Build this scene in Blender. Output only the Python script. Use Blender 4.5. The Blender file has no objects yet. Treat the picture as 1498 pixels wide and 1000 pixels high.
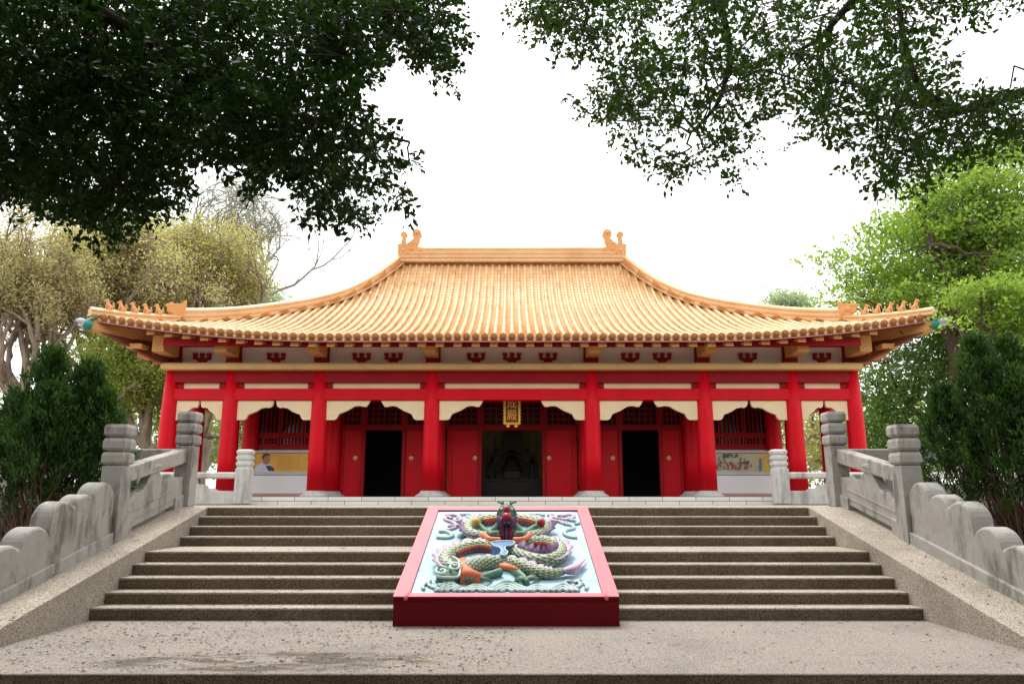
import bpy, math, random
import numpy as np
from mathutils import Vector, Matrix
random.seed(7); rng = np.random.default_rng(11)
S = bpy.context.scene; COL = S.collection
PI = math.pi
# ---------------------------------------------------------------- camera
F = 1100.0; PITCH = math.atan(226/1100.0); EYE = 1.51
CP, SP = math.cos(PITCH), math.sin(PITCH)
cam = bpy.data.cameras.new('camera'); camo = bpy.data.objects.new('camera', cam); COL.objects.link(camo)
camo.location = (0, 0, EYE); camo.rotation_euler = (PI/2 + PITCH, 0, 0)
cam.sensor_width = 36; cam.lens = F/1498*36; cam.clip_start = 0.05; cam.clip_end = 2000
S.camera = camo
def at(px, py, Y):
    """world point at depth Y seen along a direction"""
    dx = (px-749)/F; u = (500-py)/F; dy = CP-SP*u; dz = SP+CP*u; t = Y/dy
    return Vector((dx*t, Y, EYE+dz*t))
def proj(P):
    P = np.asarray(P, float); x, y, z = P[..., 0], P[..., 1], P[..., 2]-EYE
    d = y*CP+z*SP; v = -y*SP+z*CP
    d = np.where(d < .05, .05, d)
    return 749+F*x/d, 500-F*v/d
# ---------------------------------------------------------------- mesh builder
class MB:
    def __init__(s): s.v = []; s.f = []; s.m = []; s.uv = {}; s.sm = []; s.cm = 0; s.smooth = False
    def add(s, vs, fs, uv=None):
        b = len(s.v); s.v += [tuple(v) for v in vs]
        for i, f in enumerate(fs):
            s.f.append([b+k for k in f]); s.m.append(s.cm); s.sm.append(s.smooth)
            if uv: s.uv[len(s.f)-1] = uv[i]
        return s
    def box(s, x0, x1, y0, y1, z0, z1, bev=0):
        if bev <= 0:
            vs = [(x, y, z) for z in (z0, z1) for y in (y0, y1) for x in (x0, x1)]
            return s.add(vs, [(0, 2, 3, 1), (4, 5, 7, 6), (0, 1, 5, 4), (2, 6, 7, 3), (0, 4, 6, 2), (1, 3, 7, 5)])
        b = min(bev, (x1-x0)*.45, (y1-y0)*.45, (z1-z0)*.45)
        ring = lambda i, z: [(x0+i+b, y0+i, z), (x1-i-b, y0+i, z), (x1-i, y0+i+b, z), (x1-i, y1-i-b, z), (x1-i-b, y1-i, z), (x0+i+b, y1-i, z), (x0+i, y1-i-b, z), (x0+i, y0+i+b, z)]
        vs = ring(b, z0)+ring(0, z0+b)+ring(0, z1-b)+ring(b, z1)
        fs = [tuple(range(7, -1, -1)), tuple(range(24, 32))]
        for r in range(3):
            for k in range(8): fs.append((r*8+k, r*8+(k+1) % 8, r*8+8+(k+1) % 8, r*8+8+k))
        return s.add(vs, fs)
    def prism(s, poly, d0, d1, axis='y'):
        """polygon (2-D) extruded along axis. y: poly=(x,z); x: poly=(y,z); z: poly=(x,y)"""
        def P(a, b, d): return {'y': (a, d, b), 'x': (d, a, b), 'z': (a, b, d)}[axis]
        n = len(poly); vs = [P(a, b, d0) for a, b in poly]+[P(a, b, d1) for a, b in poly]
        fs = [tuple(range(n)), tuple(range(2*n-1, n-1, -1))]+[(i, n+i, n+(i+1) % n, (i+1) % n) for i in range(n)]
        return s.add(vs, fs)
    def tube(s, pts, rad, n=8, caps=True, uvl=None, squash=None, up=None):
        pts = [Vector(p) for p in pts]; m = len(pts)
        if not hasattr(rad, '__len__'): rad = [rad]*m
        vs = []; prevu = Vector(up) if up else None
        L = 0; ls = []
        for i, p in enumerate(pts):
            t = (pts[min(i+1, m-1)]-pts[max(i-1, 0)])
            if t.length < 1e-9: t = Vector((0, 0, 1))
            t.normalize()
            if prevu is None: prevu = Vector((0, 0, 1)) if abs(t.z) < .9 else Vector((1, 0, 0))
            u = (prevu-t*prevu.dot(t))
            if u.length < 1e-5: u = t.orthogonal()
            u.normalize(); w = t.cross(u)
            if up is None: prevu = u
            if i: L += (p-pts[i-1]).length
            ls.append(L)
            sq = squash or 1
            for k in range(n):
                a = 2*PI*k/n; vs.append(p+(u*math.cos(a)*sq+w*math.sin(a))*rad[i])
        fs = []; uv = []
        for i in range(m-1):
            for k in range(n):
                k2 = (k+1) % n
                fs.append((i*n+k, i*n+k2, (i+1)*n+k2, (i+1)*n+k))
                uv.append([(k/n, ls[i]), ((k+1)/n, ls[i]), ((k+1)/n, ls[i+1]), (k/n, ls[i+1])])
        if caps:
            fs.append(tuple(range(n-1, -1, -1))); fs.append(tuple(range((m-1)*n, m*n)))
            uv.append([(0, 0)]*n); uv.append([(0, 0)]*n)
        return s.add(vs, fs, uv)
    def lathe(s, prof, c=(0, 0, 0), n=20):
        vs = []; m = len(prof)
        for r, z in prof:
            for k in range(n):
                a = 2*PI*k/n; vs.append((c[0]+r*math.cos(a), c[1]+r*math.sin(a), c[2]+z))
        fs = [tuple(range(n-1, -1, -1)), tuple(range((m-1)*n, m*n))]
        for i in range(m-1):
            for k in range(n): fs.append((i*n+k, i*n+(k+1) % n, (i+1)*n+(k+1) % n, (i+1)*n+k))
        return s.add(vs, fs)
    def ball(s, c, r, n=12, rot=None):
        if not hasattr(r, '__len__'): r = (r, r, r)
        m = max(4, n//2+1); vs = []
        for i in range(m+1):
            th = PI*i/m
            for k in range(n):
                a = 2*PI*k/n; v = Vector((r[0]*math.sin(th)*math.cos(a), r[1]*math.sin(th)*math.sin(a), r[2]*math.cos(th)))
                if rot: v = rot @ v
                vs.append(Vector(c)+v)
        fs = [(i*n+k, (i+1)*n+k, (i+1)*n+(k+1) % n, i*n+(k+1) % n) for i in range(m) for k in range(n)]
        return s.add(vs, fs)
    def xf(s, M, start=0):
        for i in range(start, len(s.v)): s.v[i] = tuple(M @ Vector(s.v[i]))
        return s
    def build(s, name, mats, parent=None, local=False, smooth=None, bevel=0, loc=None):
        me = bpy.data.meshes.new(name)
        vs = s.v
        if parent is not None and not local:
            w = wpos(parent); vs = [(x-w.x, y-w.y, z-w.z) for x, y, z in vs]
        me.from_pydata(vs, [], s.f)
        if not isinstance(mats, (list, tuple)): mats = [mats]
        for m in mats: me.materials.append(m)
        me.polygons.foreach_set('material_index', s.m)
        me.polygons.foreach_set('use_smooth', [smooth]*len(s.f) if smooth is not None else s.sm)
        if s.uv:
            ul = me.uv_layers.new(name='UVMap')
            for i, p in enumerate(me.polygons):
                if i in s.uv:
                    for li, c in zip(p.loop_indices, s.uv[i]): ul.data[li].uv = c
        me.update()
        o = bpy.data.objects.new(name, me); COL.objects.link(o)
        if parent is not None: o.parent = parent
        if loc: o.location = loc
        if bevel:
            b = o.modifiers.new('bevel', 'BEVEL'); b.width = bevel; b.segments = 2; b.limit_method = 'ANGLE'; b.angle_limit = .6
        return o
def wpos(o):
    v = Vector((0, 0, 0))
    while o is not None: v = v+o.location; o = o.parent
    return v
def tag(o, label=None, cat=None, group=None, kind=None):
    if label: o['label'] = label
    if cat: o['category'] = cat
    if group: o['group'] = group
    if kind: o['kind'] = kind
    return o
def thing(name, loc, label, cat, group=None):
    o = bpy.data.objects.new(name, None); COL.objects.link(o); o.location = loc
    o.empty_display_size = .2
    return tag(o, label, cat, group)
def copy_tree(o, parent, loc=None, rz=None, sx=None):
    c = o.copy(); COL.objects.link(c); c.parent = parent
    if loc is not None: c.location = loc
    if rz is not None: c.rotation_euler.z = rz
    if sx is not None: c.scale.x = sx
    for ch in o.children: copy_tree(ch, c)
    return c
# ---------------------------------------------------------------- materials
def newmat(name):
    m = bpy.data.materials.new(name); m.use_nodes = True
    nt = m.node_tree; nt.nodes.clear()
    o = nt.nodes.new('ShaderNodeOutputMaterial'); b = nt.nodes.new('ShaderNodeBsdfPrincipled')
    nt.links.new(b.outputs[0], o.inputs[0]); return m, nt, b, o
def N(nt, t, **k):
    n = nt.nodes.new(t)
    for a, v in k.items():
        if a in n.inputs.keys(): n.inputs[a].default_value = v
        else: setattr(n, a, v)
    return n
def ramp(nt, src, stops):
    r = nt.nodes.new('ShaderNodeValToRGB'); nt.links.new(src, r.inputs[0])
    e = r.color_ramp.elements
    while len(e) < len(stops): e.new(.5)
    for i, (p, c) in enumerate(stops):
        e[i].position = p; e[i].color = (c, c, c, 1) if not hasattr(c, '__len__') else (*c, 1)
    return r.outputs[0]
def mixc(nt, fac, a, b, mode='MIX'):
    n = nt.nodes.new('ShaderNodeMix'); n.data_type = 'RGBA'; n.blend_type = mode
    for i, v in ((0, fac), (6, a), (7, b)):
        if hasattr(v, 'is_linked') or isinstance(v, bpy.types.NodeSocket): nt.links.new(v, n.inputs[i])
        else: n.inputs[i].default_value = v if i == 0 else (*v, 1)
    return n.outputs[2]
def noise(nt, scale, detail=4, rough=.55, vec=None, stretch=None):
    tc = nt.nodes.new('ShaderNodeTexCoord'); src = tc.outputs['Object'] if vec is None else vec
    if stretch:
        mp = nt.nodes.new('ShaderNodeMapping'); mp.inputs['Scale'].default_value = stretch
        nt.links.new(src, mp.inputs[0]); src = mp.outputs[0]
    n = N(nt, 'ShaderNodeTexNoise', Scale=scale, Detail=detail, Roughness=rough); nt.links.new(src, n.inputs['Vector'])
    return n.outputs[0]
def bump(nt, b, h, strength=.3, dist=.01):
    n = N(nt, 'ShaderNodeBump', Strength=strength, Distance=dist); nt.links.new(h, n.inputs['Height']); nt.links.new(n.outputs[0], b.inputs['Normal'])
def mat_paint(name, col, rough=.45, var=.12, dirt=.0, dirtcol=(.05, .03, .02), bscale=30, bstr=.15, spec=.5, stretch=None, scuff=0):
    m, nt, b, o = newmat(name)
    a = ramp(nt, noise(nt, 2.2, 5, .6, stretch=stretch), [(.3, tuple(c*(1-var) for c in col)), (.7, tuple(min(1, c*(1+var)) for c in col))])
    if dirt > 0:
        f = ramp(nt, noise(nt, 5, 8, .7, stretch=stretch), [(.5, 0), (.75, dirt)])
        a = mixc(nt, f, a, dirtcol)
    if scuff:
        n_ = noise(nt, 9, 9, .8, stretch=(1, 1, .35)); a = mixc(nt, ramp(nt, n_, [(.60, 0), (.70, scuff)]), a, tuple(min(1, c*1.0+.10) for c in col))
    nt.links.new(a, b.inputs['Base Color']) if not isinstance(a, tuple) else None
    b.inputs['Roughness'].default_value = rough; b.inputs['Specular IOR Level'].default_value = spec
    bump(nt, b, noise(nt, bscale, 4), bstr, .004)
    return m
def mat_granite(name, base, dark, light, sc=130, stain=.0, staincol=(.06, .05, .04), stscale=1.2, patch=None):
    m, nt, b, o = newmat(name)
    tc = nt.nodes.new('ShaderNodeTexCoord')
    v = N(nt, 'ShaderNodeTexVoronoi', Scale=sc); nt.links.new(tc.outputs['Object'], v.inputs['Vector'])
    sep = nt.nodes.new('ShaderNodeSeparateColor'); nt.links.new(v.outputs['Color'], sep.inputs[0])
    c = ramp(nt, sep.outputs[0], [(0, dark), (.28, dark), (.34, base), (.72, base), (.8, light), (1, light)])
    big = ramp(nt, noise(nt, .9, 6, .65), [(.3, (.78, .76, .74)), (.7, (1.12, 1.1, 1.08))])
    c = mixc(nt, 1.0, c, big, 'MULTIPLY')
    if stain:
        f = ramp(nt, noise(nt, stscale, 7, .7), [(.47, 0), (.7, stain)])
        c = mixc(nt, f, c, staincol)
    if patch:      # a damp dirty patch on the slab, ragged outline
        mp = nt.nodes.new('ShaderNodeMapping'); mp.inputs['Location'].default_value = (-patch[0]/patch[2], -patch[1]/patch[3], 0); mp.inputs['Scale'].default_value = (1/patch[2], 1/patch[3], 0)
        nt.links.new(tc.outputs['Object'], mp.inputs[0]); g = N(nt, 'ShaderNodeTexGradient', gradient_type='SPHERICAL'); nt.links.new(mp.outputs[0], g.inputs[0])
        mu = N(nt, 'ShaderNodeMath', operation='MULTIPLY'); nt.links.new(g.outputs['Fac'], mu.inputs[0]); nt.links.new(ramp(nt, noise(nt, 1.5, 10, .72, stretch=(1.0, 3.2, 1)), [(.44, 0), (.62, 1)]), mu.inputs[1])
        c = mixc(nt, ramp(nt, mu.outputs[0], [(.05, 0), (.32, .8)]), c, (.06, .045, .028))
    nt.links.new(c, b.inputs['Base Color']); b.inputs['Roughness'].default_value = .85
    b.inputs['Specular IOR Level'].default_value = .25
    bump(nt, b, sep.outputs[1], .25, .004)
    return m
def mat_leaf(name, dark, mid, light, trans=.45, rough=.5, hue=None, spec=.3):
    m, nt, b, o = newmat(name)
    at_ = N(nt, 'ShaderNodeAttribute', attribute_name='rnd')
    c = ramp(nt, at_.outputs['Fac'], [(0, dark), (.5, mid), (1, light)])
    nt.links.new(c, b.inputs['Base Color']); b.inputs['Roughness'].default_value = rough
    b.inputs['Specular IOR Level'].default_value = spec
    if trans > 0:
        t = nt.nodes.new('ShaderNodeBsdfTranslucent')
        c2 = mixc(nt, .5, c, (min(1, light[0]*1.6), min(1, light[1]*1.5), light[2]*.8)); nt.links.new(c2, t.inputs[0])
        mx = nt.nodes.new('ShaderNodeMixShader'); mx.inputs[0].default_value = trans
        nt.links.new(b.outputs[0], mx.inputs[1]); nt.links.new(t.outputs[0], mx.inputs[2]); nt.links.new(mx.outputs[0], o.inputs[0])
    return m
def mat_bark(name, a, c, sc=6):
    m, nt, b, o = newmat(name)
    n = noise(nt, sc, 8, .7, stretch=(1, 1, .25))
    nt.links.new(ramp(nt, n, [(.3, a), (.7, c)]), b.inputs['Base Color']); b.inputs['Roughness'].default_value = .95
    b.inputs['Specular IOR Level'].default_value = .1
    bump(nt, b, n, .8, .03); return m
M = {}
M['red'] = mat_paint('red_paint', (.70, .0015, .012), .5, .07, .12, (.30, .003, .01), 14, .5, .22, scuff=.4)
M['darkred'] = mat_paint('dark_and_shaded_red_paint', (.34, .006, .012), .55, .1, .25, (.16, .008, .01), 14, .5, .2, scuff=.45)  # darker red for brackets and trim; on beams and ceiling it paints eave shade
M['door'] = mat_paint('door_red_paint', (.56, .006, .014), .45, .05, .08, (.3, .01, .01), 6, .1, .22, scuff=.15)
M['cream'] = mat_paint('cream_paint', (.90, .72, .45), .6, .04, .1, (.5, .36, .2), 20, .1, .3)
M['ochre'] = mat_paint('ochre_paint', (.68, .34, .11), .6, .1, .3, (.35, .17, .06), 12, .2, .3)
M['cornice'] = mat_paint('cornice_paint', (.78, .52, .22), .6, .08, .2, (.4, .24, .09), 12, .2, .3)
M['white'] = mat_paint('white_plaster', (.86, .74, .70), .8, .04, .1, (.6, .5, .46), 25, .15, .2)
M['panelwhite'] = mat_paint('white_board', (.88, .88, .88), .5, .02, .05, (.6, .6, .6), 20, .05, .3)
M['pinkbase'] = mat_paint('pink_stone', (.55, .33, .29), .8, .08, .2)
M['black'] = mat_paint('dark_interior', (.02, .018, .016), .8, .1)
M['brass'] = mat_paint('brass', (.72, .52, .2), .35, .1, 0, bstr=.05)
M['steel'] = mat_paint('grey_aluminium', (.55, .55, .55), .4, .05)
M['glass'] = mat_paint('dark_window_glass', (.02, .022, .025), .08, .1, 0, bstr=.02, spec=.6)
M['granite'] = mat_granite('washed_granite', (.35, .305, .245), (.10, .08, .06), (.56, .51, .43), 170, .4, (.22, .175, .125))
M['terrace'] = mat_granite('terrace_granite', (.255, .228, .20), (.10, .082, .068), (.38, .34, .30), 170, .45, (.20, .16, .13), .9, (-2.2, 7.5, 2.3, .62))
M['riser'] = mat_granite('grimy_shaded_riser_granite', (.15, .113, .072), (.045, .032, .02), (.23, .175, .115), 130, .6, (.055, .04, .024), 1.6)  # brown grime plus the shade of step fronts, both put into the colour
# pale marble-like stone of balustrades, streaked by rain
def mat_stone(name, col, dirt=.6, dcol=(.10, .09, .075), streak=(3, 3, .5)):
    m, nt, b, o = newmat(name)
    n1 = noise(nt, 1.0, 8, .7, stretch=streak); n2 = noise(nt, 6, 6, .65)
    c = ramp(nt, n2, [(.3, tuple(x*.84 for x in col)), (.7, tuple(min(1, x*1.08) for x in col))])
    c = mixc(nt, ramp(nt, n1, [(.50, 0), (.66, dirt)]), c, dcol)
    n3 = noise(nt, 90, 3, .6); c = mixc(nt, ramp(nt, n3, [(.55, 0), (.75, .35)]), c, tuple(x*.5 for x in col))
    nt.links.new(c, b.inputs['Base Color']); b.inputs['Roughness'].default_value = .85; b.inputs['Specular IOR Level'].default_value = .2
    bump(nt, b, n2, .5, .01); return m
M['stone'] = mat_stone('weathered_pale_stone', (.345, .322, .295), .75, (.065, .055, .042), (3.6, 3.6, 1.1))
M['stone2'] = mat_stone('pale_podium_stone', (.60, .585, .56), .55)
M['retain'] = mat_stone('dark_retaining_stone', (.09, .085, .08), .8, (.03, .03, .025))
# podium course: brick pattern
def mat_blocks():
    m, nt, b, o = newmat('white_stone_blocks')
    tc = nt.nodes.new('ShaderNodeTexCoord'); mp = nt.nodes.new('ShaderNodeMapping'); mp.inputs['Rotation'].default_value = (PI/2, 0, 0)
    mp.inputs['Location'].default_value = (0, 0, 0)
    nt.links.new(tc.outputs['Object'], mp.inputs[0])
    br = N(nt, 'ShaderNodeTexBrick', Scale=1.0); nt.links.new(mp.outputs[0], br.inputs['Vector'])
    br.inputs['Brick Width'].default_value = .74; br.inputs['Row Height'].default_value = .094; br.inputs['Mortar Size'].default_value = .007
    br.inputs['Color1'].default_value = (.82, .80, .75, 1); br.inputs['Color2'].default_value = (.72, .70, .65, 1); br.inputs['Mortar'].default_value = (.16, .14, .11, 1)
    f = ramp(nt, noise(nt, 3, 8, .75), [(.55, 0), (.75, .45)])
    nt.links.new(mixc(nt, f, br.outputs[0], (.35, .31, .25)), b.inputs['Base Color']); b.inputs['Roughness'].default_value = .8
    return m
M['blocks'] = mat_blocks()
def mat_tile(name, uvjoint=True, col=(.64, .385, .18)):
    m, nt, b, o = newmat(name)
    c = ramp(nt, noise(nt, 1.3, 6, .65), [(.3, (col[0]*.92, col[1]*.88, col[2]*.8)), (.7, (min(1, col[0]*1.08), col[1]*1.16, col[2]*1.3))])
    n2 = noise(nt, 14, 4, .6); c = mixc(nt, ramp(nt, n2, [(.5, 0), (.8, .5)]), c, (col[0]*.85, col[1]*.72, col[2]*.55))
    if uvjoint:
        tc = nt.nodes.new('ShaderNodeTexCoord'); sp = nt.nodes.new('ShaderNodeSeparateXYZ'); nt.links.new(tc.outputs['UV'], sp.inputs[0])
        mu = N(nt, 'ShaderNodeMath', operation='MULTIPLY'); nt.links.new(sp.outputs[1], mu.inputs[0]); mu.inputs[1].default_value = 1/.26
        fr = N(nt, 'ShaderNodeMath', operation='FRACT'); nt.links.new(mu.outputs[0], fr.inputs[0])
        j = ramp(nt, fr.outputs[0], [(0, 1), (.05, 1), (.09, 0), (1, 0)])
        so_ = nt.nodes.new('ShaderNodeSeparateXYZ'); nt.links.new(tc.outputs['Object'], so_.inputs[0])
        fl = N(nt, 'ShaderNodeMath', operation='FLOOR'); nt.links.new(mu.outputs[0], fl.inputs[0])
        dv = N(nt, 'ShaderNodeMath', operation='DIVIDE'); nt.links.new(so_.outputs[0], dv.inputs[0]); dv.inputs[1].default_value = .2271
        rd = N(nt, 'ShaderNodeMath', operation='ROUND'); nt.links.new(dv.outputs[0], rd.inputs[0])
        cb = nt.nodes.new('ShaderNodeCombineXYZ'); nt.links.new(rd.outputs[0], cb.inputs[0]); nt.links.new(fl.outputs[0], cb.inputs[1])
        wn = nt.nodes.new('ShaderNodeTexWhiteNoise'); nt.links.new(cb.outputs[0], wn.inputs[0])
        c = mixc(nt, 1.0, c, ramp(nt, wn.outputs[0], [(0, (.72, .66, .58)), (.35, (.94, .93, .9)), (1, (1.1, 1.1, 1.08))]), 'MULTIPLY')
        c = mixc(nt, j, c, (.34, .14, .045))
    n5 = noise(nt, 2.5, 9, .8); c = mixc(nt, ramp(nt, n5, [(.56, 0), (.72, .45)]), c, (.22, .12, .05))
    nt.links.new(c, b.inputs['Base Color']); b.inputs['Roughness'].default_value = .52
    b.inputs['Specular IOR Level'].default_value = .35
    bump(nt, b, n2, .15, .006); return m
M['tile'] = mat_tile('orange_glazed_tile'); M['tilepan'] = mat_tile('orange_pan_tile', False, (.74, .44, .205)); M['ridge'] = mat_tile('orange_ridge_tile', False, (.66, .385, .18))
M['figur'] = mat_tile('orange_figurine_glaze', False, (.66, .32, .11))
# ---------------------------------------------------------------- world and sun
SUN_EL, SUN_AZ = math.radians(62), math.radians(-18)    # high, a little beyond the roof, left of centre
w = bpy.data.worlds.new('World'); S.world = w; w.use_nodes = True; nt = w.node_tree; nt.nodes.clear()
wo = nt.nodes.new('ShaderNodeOutputWorld'); bg = nt.nodes.new('ShaderNodeBackground'); sky = nt.nodes.new('ShaderNodeTexSky')
sky.sky_type = 'NISHITA'; sky.sun_disc = False; sky.sun_elevation = SUN_EL; sky.sun_rotation = SUN_AZ; sky.dust_density = 6; sky.air_density = 1; sky.ozone_density = 1
hs = nt.nodes.new('ShaderNodeHueSaturation'); hs.inputs['Saturation'].default_value = .10; hs.inputs['Value'].default_value = 1.0
nt.links.new(sky.outputs[0], hs.inputs['Color'])
# overcast veil: a nearly even bright grey cloud deck over the clear sky
mx = nt.nodes.new('ShaderNodeMix'); mx.data_type = 'RGBA'; mx.inputs[0].default_value = .7
nt.links.new(hs.outputs[0], mx.inputs[6]); mx.inputs[7].default_value = (8.4, 8.5, 8.6, 1)
nt.links.new(mx.outputs[2], bg.inputs[0]); bg.inputs[1].default_value = .15; nt.links.new(bg.outputs[0], wo.inputs[0])
sl = bpy.data.lights.new('sun', 'SUN'); sl.energy = 1.5; sl.angle = math.radians(20); sl.color = (1, .965, .91)
so = bpy.data.objects.new('sun', sl); COL.objects.link(so); so.location = (0, 10, 30)
sd = Vector((math.sin(SUN_AZ)*math.cos(SUN_EL), math.cos(SUN_AZ)*math.cos(SUN_EL), math.sin(SUN_EL)))
so.rotation_euler = sd.to_track_quat('Z', 'Y').to_euler()
S.view_settings.view_transform = 'Standard'; S.view_settings.look = 'None'; S.view_settings.exposure = .92; S.view_settings.gamma = 1
S.render.film_transparent = False
# ---------------------------------------------------------------- ground, terrace
RZ = 1.33/9
def sheet_ground():
    mb = MB(); n = 24
    def h(x, y):
        return -.20
    xs = [-400, -150, -60, -25, -9, 9, 25, 60, 150, 400]; ys = [-60, -20, 6.0, 14, 20, 40, 80, 150, 300, 700]
    vs = [(x, y, h(x, y)) for y in ys for x in xs]; m = len(xs)
    fs = [(j*m+i, j*m+i+1, (j+1)*m+i+1, (j+1)*m+i) for j in range(len(ys)-1) for i in range(m-1)]
    mb.add(vs, fs)
    m_, nt, b, o = newmat('leaf_strewn_soil')
    c = ramp(nt, noise(nt, .6, 8, .7), [(.35, (.05, .045, .03)), (.6, (.07, .09, .03))])
    nt.links.new(c, b.inputs['Base Color']); b.inputs['Roughness'].default_value = .95
    bump(nt, b, noise(nt, 8, 6), .6, .05)
    tag(mb.build('ground', m_), kind='structure')
sheet_ground()
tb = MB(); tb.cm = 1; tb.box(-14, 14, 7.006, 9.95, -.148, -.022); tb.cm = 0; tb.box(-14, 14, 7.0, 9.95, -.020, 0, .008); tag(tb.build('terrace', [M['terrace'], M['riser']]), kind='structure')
# give terrace front edge the darker riser tone, grime with shade painted in: separate kerb course one riser below
tb = MB(); tb.box(-14, 14, 7.02, 7.6, -.5, -.150); tb.build('terrace_foundation', M['riser']); tag(bpy.data.objects['terrace_foundation'], kind='structure')
pv = MB(); pv.box(-14, 14, -8, 7.018, -.35, -.185); tag(pv.build('path', mat_granite('low_bounce_path_granite', (.17, .15, .13), (.07, .06, .05), (.26, .24, .2), 120, .4)), kind='structure')  # path out of view, toned dark to weaken light bounced onto step fronts
# ---------------------------------------------------------------- staircase
W = 5.21
st = thing('stone_staircase', (0, 9.9, 0), 'wide speckled granite staircase rising to the temple, split by the dragon slab', 'staircase')
front = [9.88, 10.21, 10.54, 10.87, 11.21, 12.345, 12.68, 13.01, 13.355]
for i, y in enumerate(front):
    y1 = front[i+1] if i < 8 else 13.9
    z0 = RZ*i-.0; z1 = RZ*(i+1)
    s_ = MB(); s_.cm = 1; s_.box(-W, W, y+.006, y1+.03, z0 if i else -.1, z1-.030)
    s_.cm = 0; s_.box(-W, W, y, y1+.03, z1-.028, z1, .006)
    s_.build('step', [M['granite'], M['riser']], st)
def zc(y): return max(-.05, 1.335-.2235*(13.36-y))       # ramp top line
for sg in (-1, 1):
    mb = MB()
    pr = [(13.9, -.1), (13.9, 1.335), (13.36, 1.335)]+[(y, zc(y)) for y in (12, 10.5, 9, 7.45)]+[(7.38, 0.001), (7.38, -.1)]
    a, b_ = sorted((sg*W, sg*6.35)); mb.prism(pr, a, b_, 'x')
    mb.build('ramp_wall', M['granite'], st, bevel=.012)
# ---------------------------------------------------------------- platform around the temple
pf = MB(); pf.box(-30, 30, 13.88, 60, .2, 1.33)
tag(pf.build('platform', M['granite']), kind='structure')
rw = thing('retaining_wall', (-6.4, 13.7, -.2), 'dark stained stone retaining wall left of the stairs, below the platform', 'retaining wall')
def retaining(parent, sg):
    mb = MB(); a, b_ = sorted((sg*6.36, sg*30)); mb.box(a, b_, 13.62, 13.875, -.2, 1.18); mb.build('wall_panel', M['retain'], parent)
    for k in range(12):
        x = sg*(7.1+k*1.9); q = MB(); q.box(x-.07, x+.07, 13.58, 13.619, -.2, 1.18, .01); q.build('pilaster', M['retain'], parent)
    mb = MB(); mb.box(a, b_, 13.55, 13.875, 1.183, 1.325, .015); mb.build('coping', M['retain'], parent)
retaining(rw, -1)
rw2 = thing('retaining_wall', (6.4, 13.7, -.2), 'dark stained stone retaining wall right of the stairs, behind the right conifer', 'retaining wall')
retaining(rw2, 1)
# ---------------------------------------------------------------- balustrades
def newel(mb, cx, cy, zb, ztop, w=.30, caps=3, wave=0):
    """square post with stacked chamfered caps"""
    h = w/2; ch = .178*w/.30; zc0 = ztop-caps*(ch+.027)
    mb.box(cx-h, cx+h, cy-h, cy+h, zb, zc0-.02, .008)
    for k in range(caps):
        z = zc0+k*(ch+.027)
        mb.box(cx-h*.76, cx+h*.76, cy-h*.76, cy+h*.76, z-.023, z+.002)
        vs = []
        for q, zz in ((.93, z), (1.1, z+ch*.2), (1.1, z+ch*.74), (.97, z+ch)): vs += [(cx-h*q, cy-h*q, zz), (cx+h*q, cy-h*q, zz), (cx+h*q, cy+h*q, zz), (cx-h*q, cy+h*q, zz)]
        mb.add(vs, [(i*4+j, i*4+(j+1) % 4, i*4+4+(j+1) % 4, i*4+4+j) for i in range(3) for j in range(4)]+[(3, 2, 1, 0), (12, 13, 14, 15)])
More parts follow.
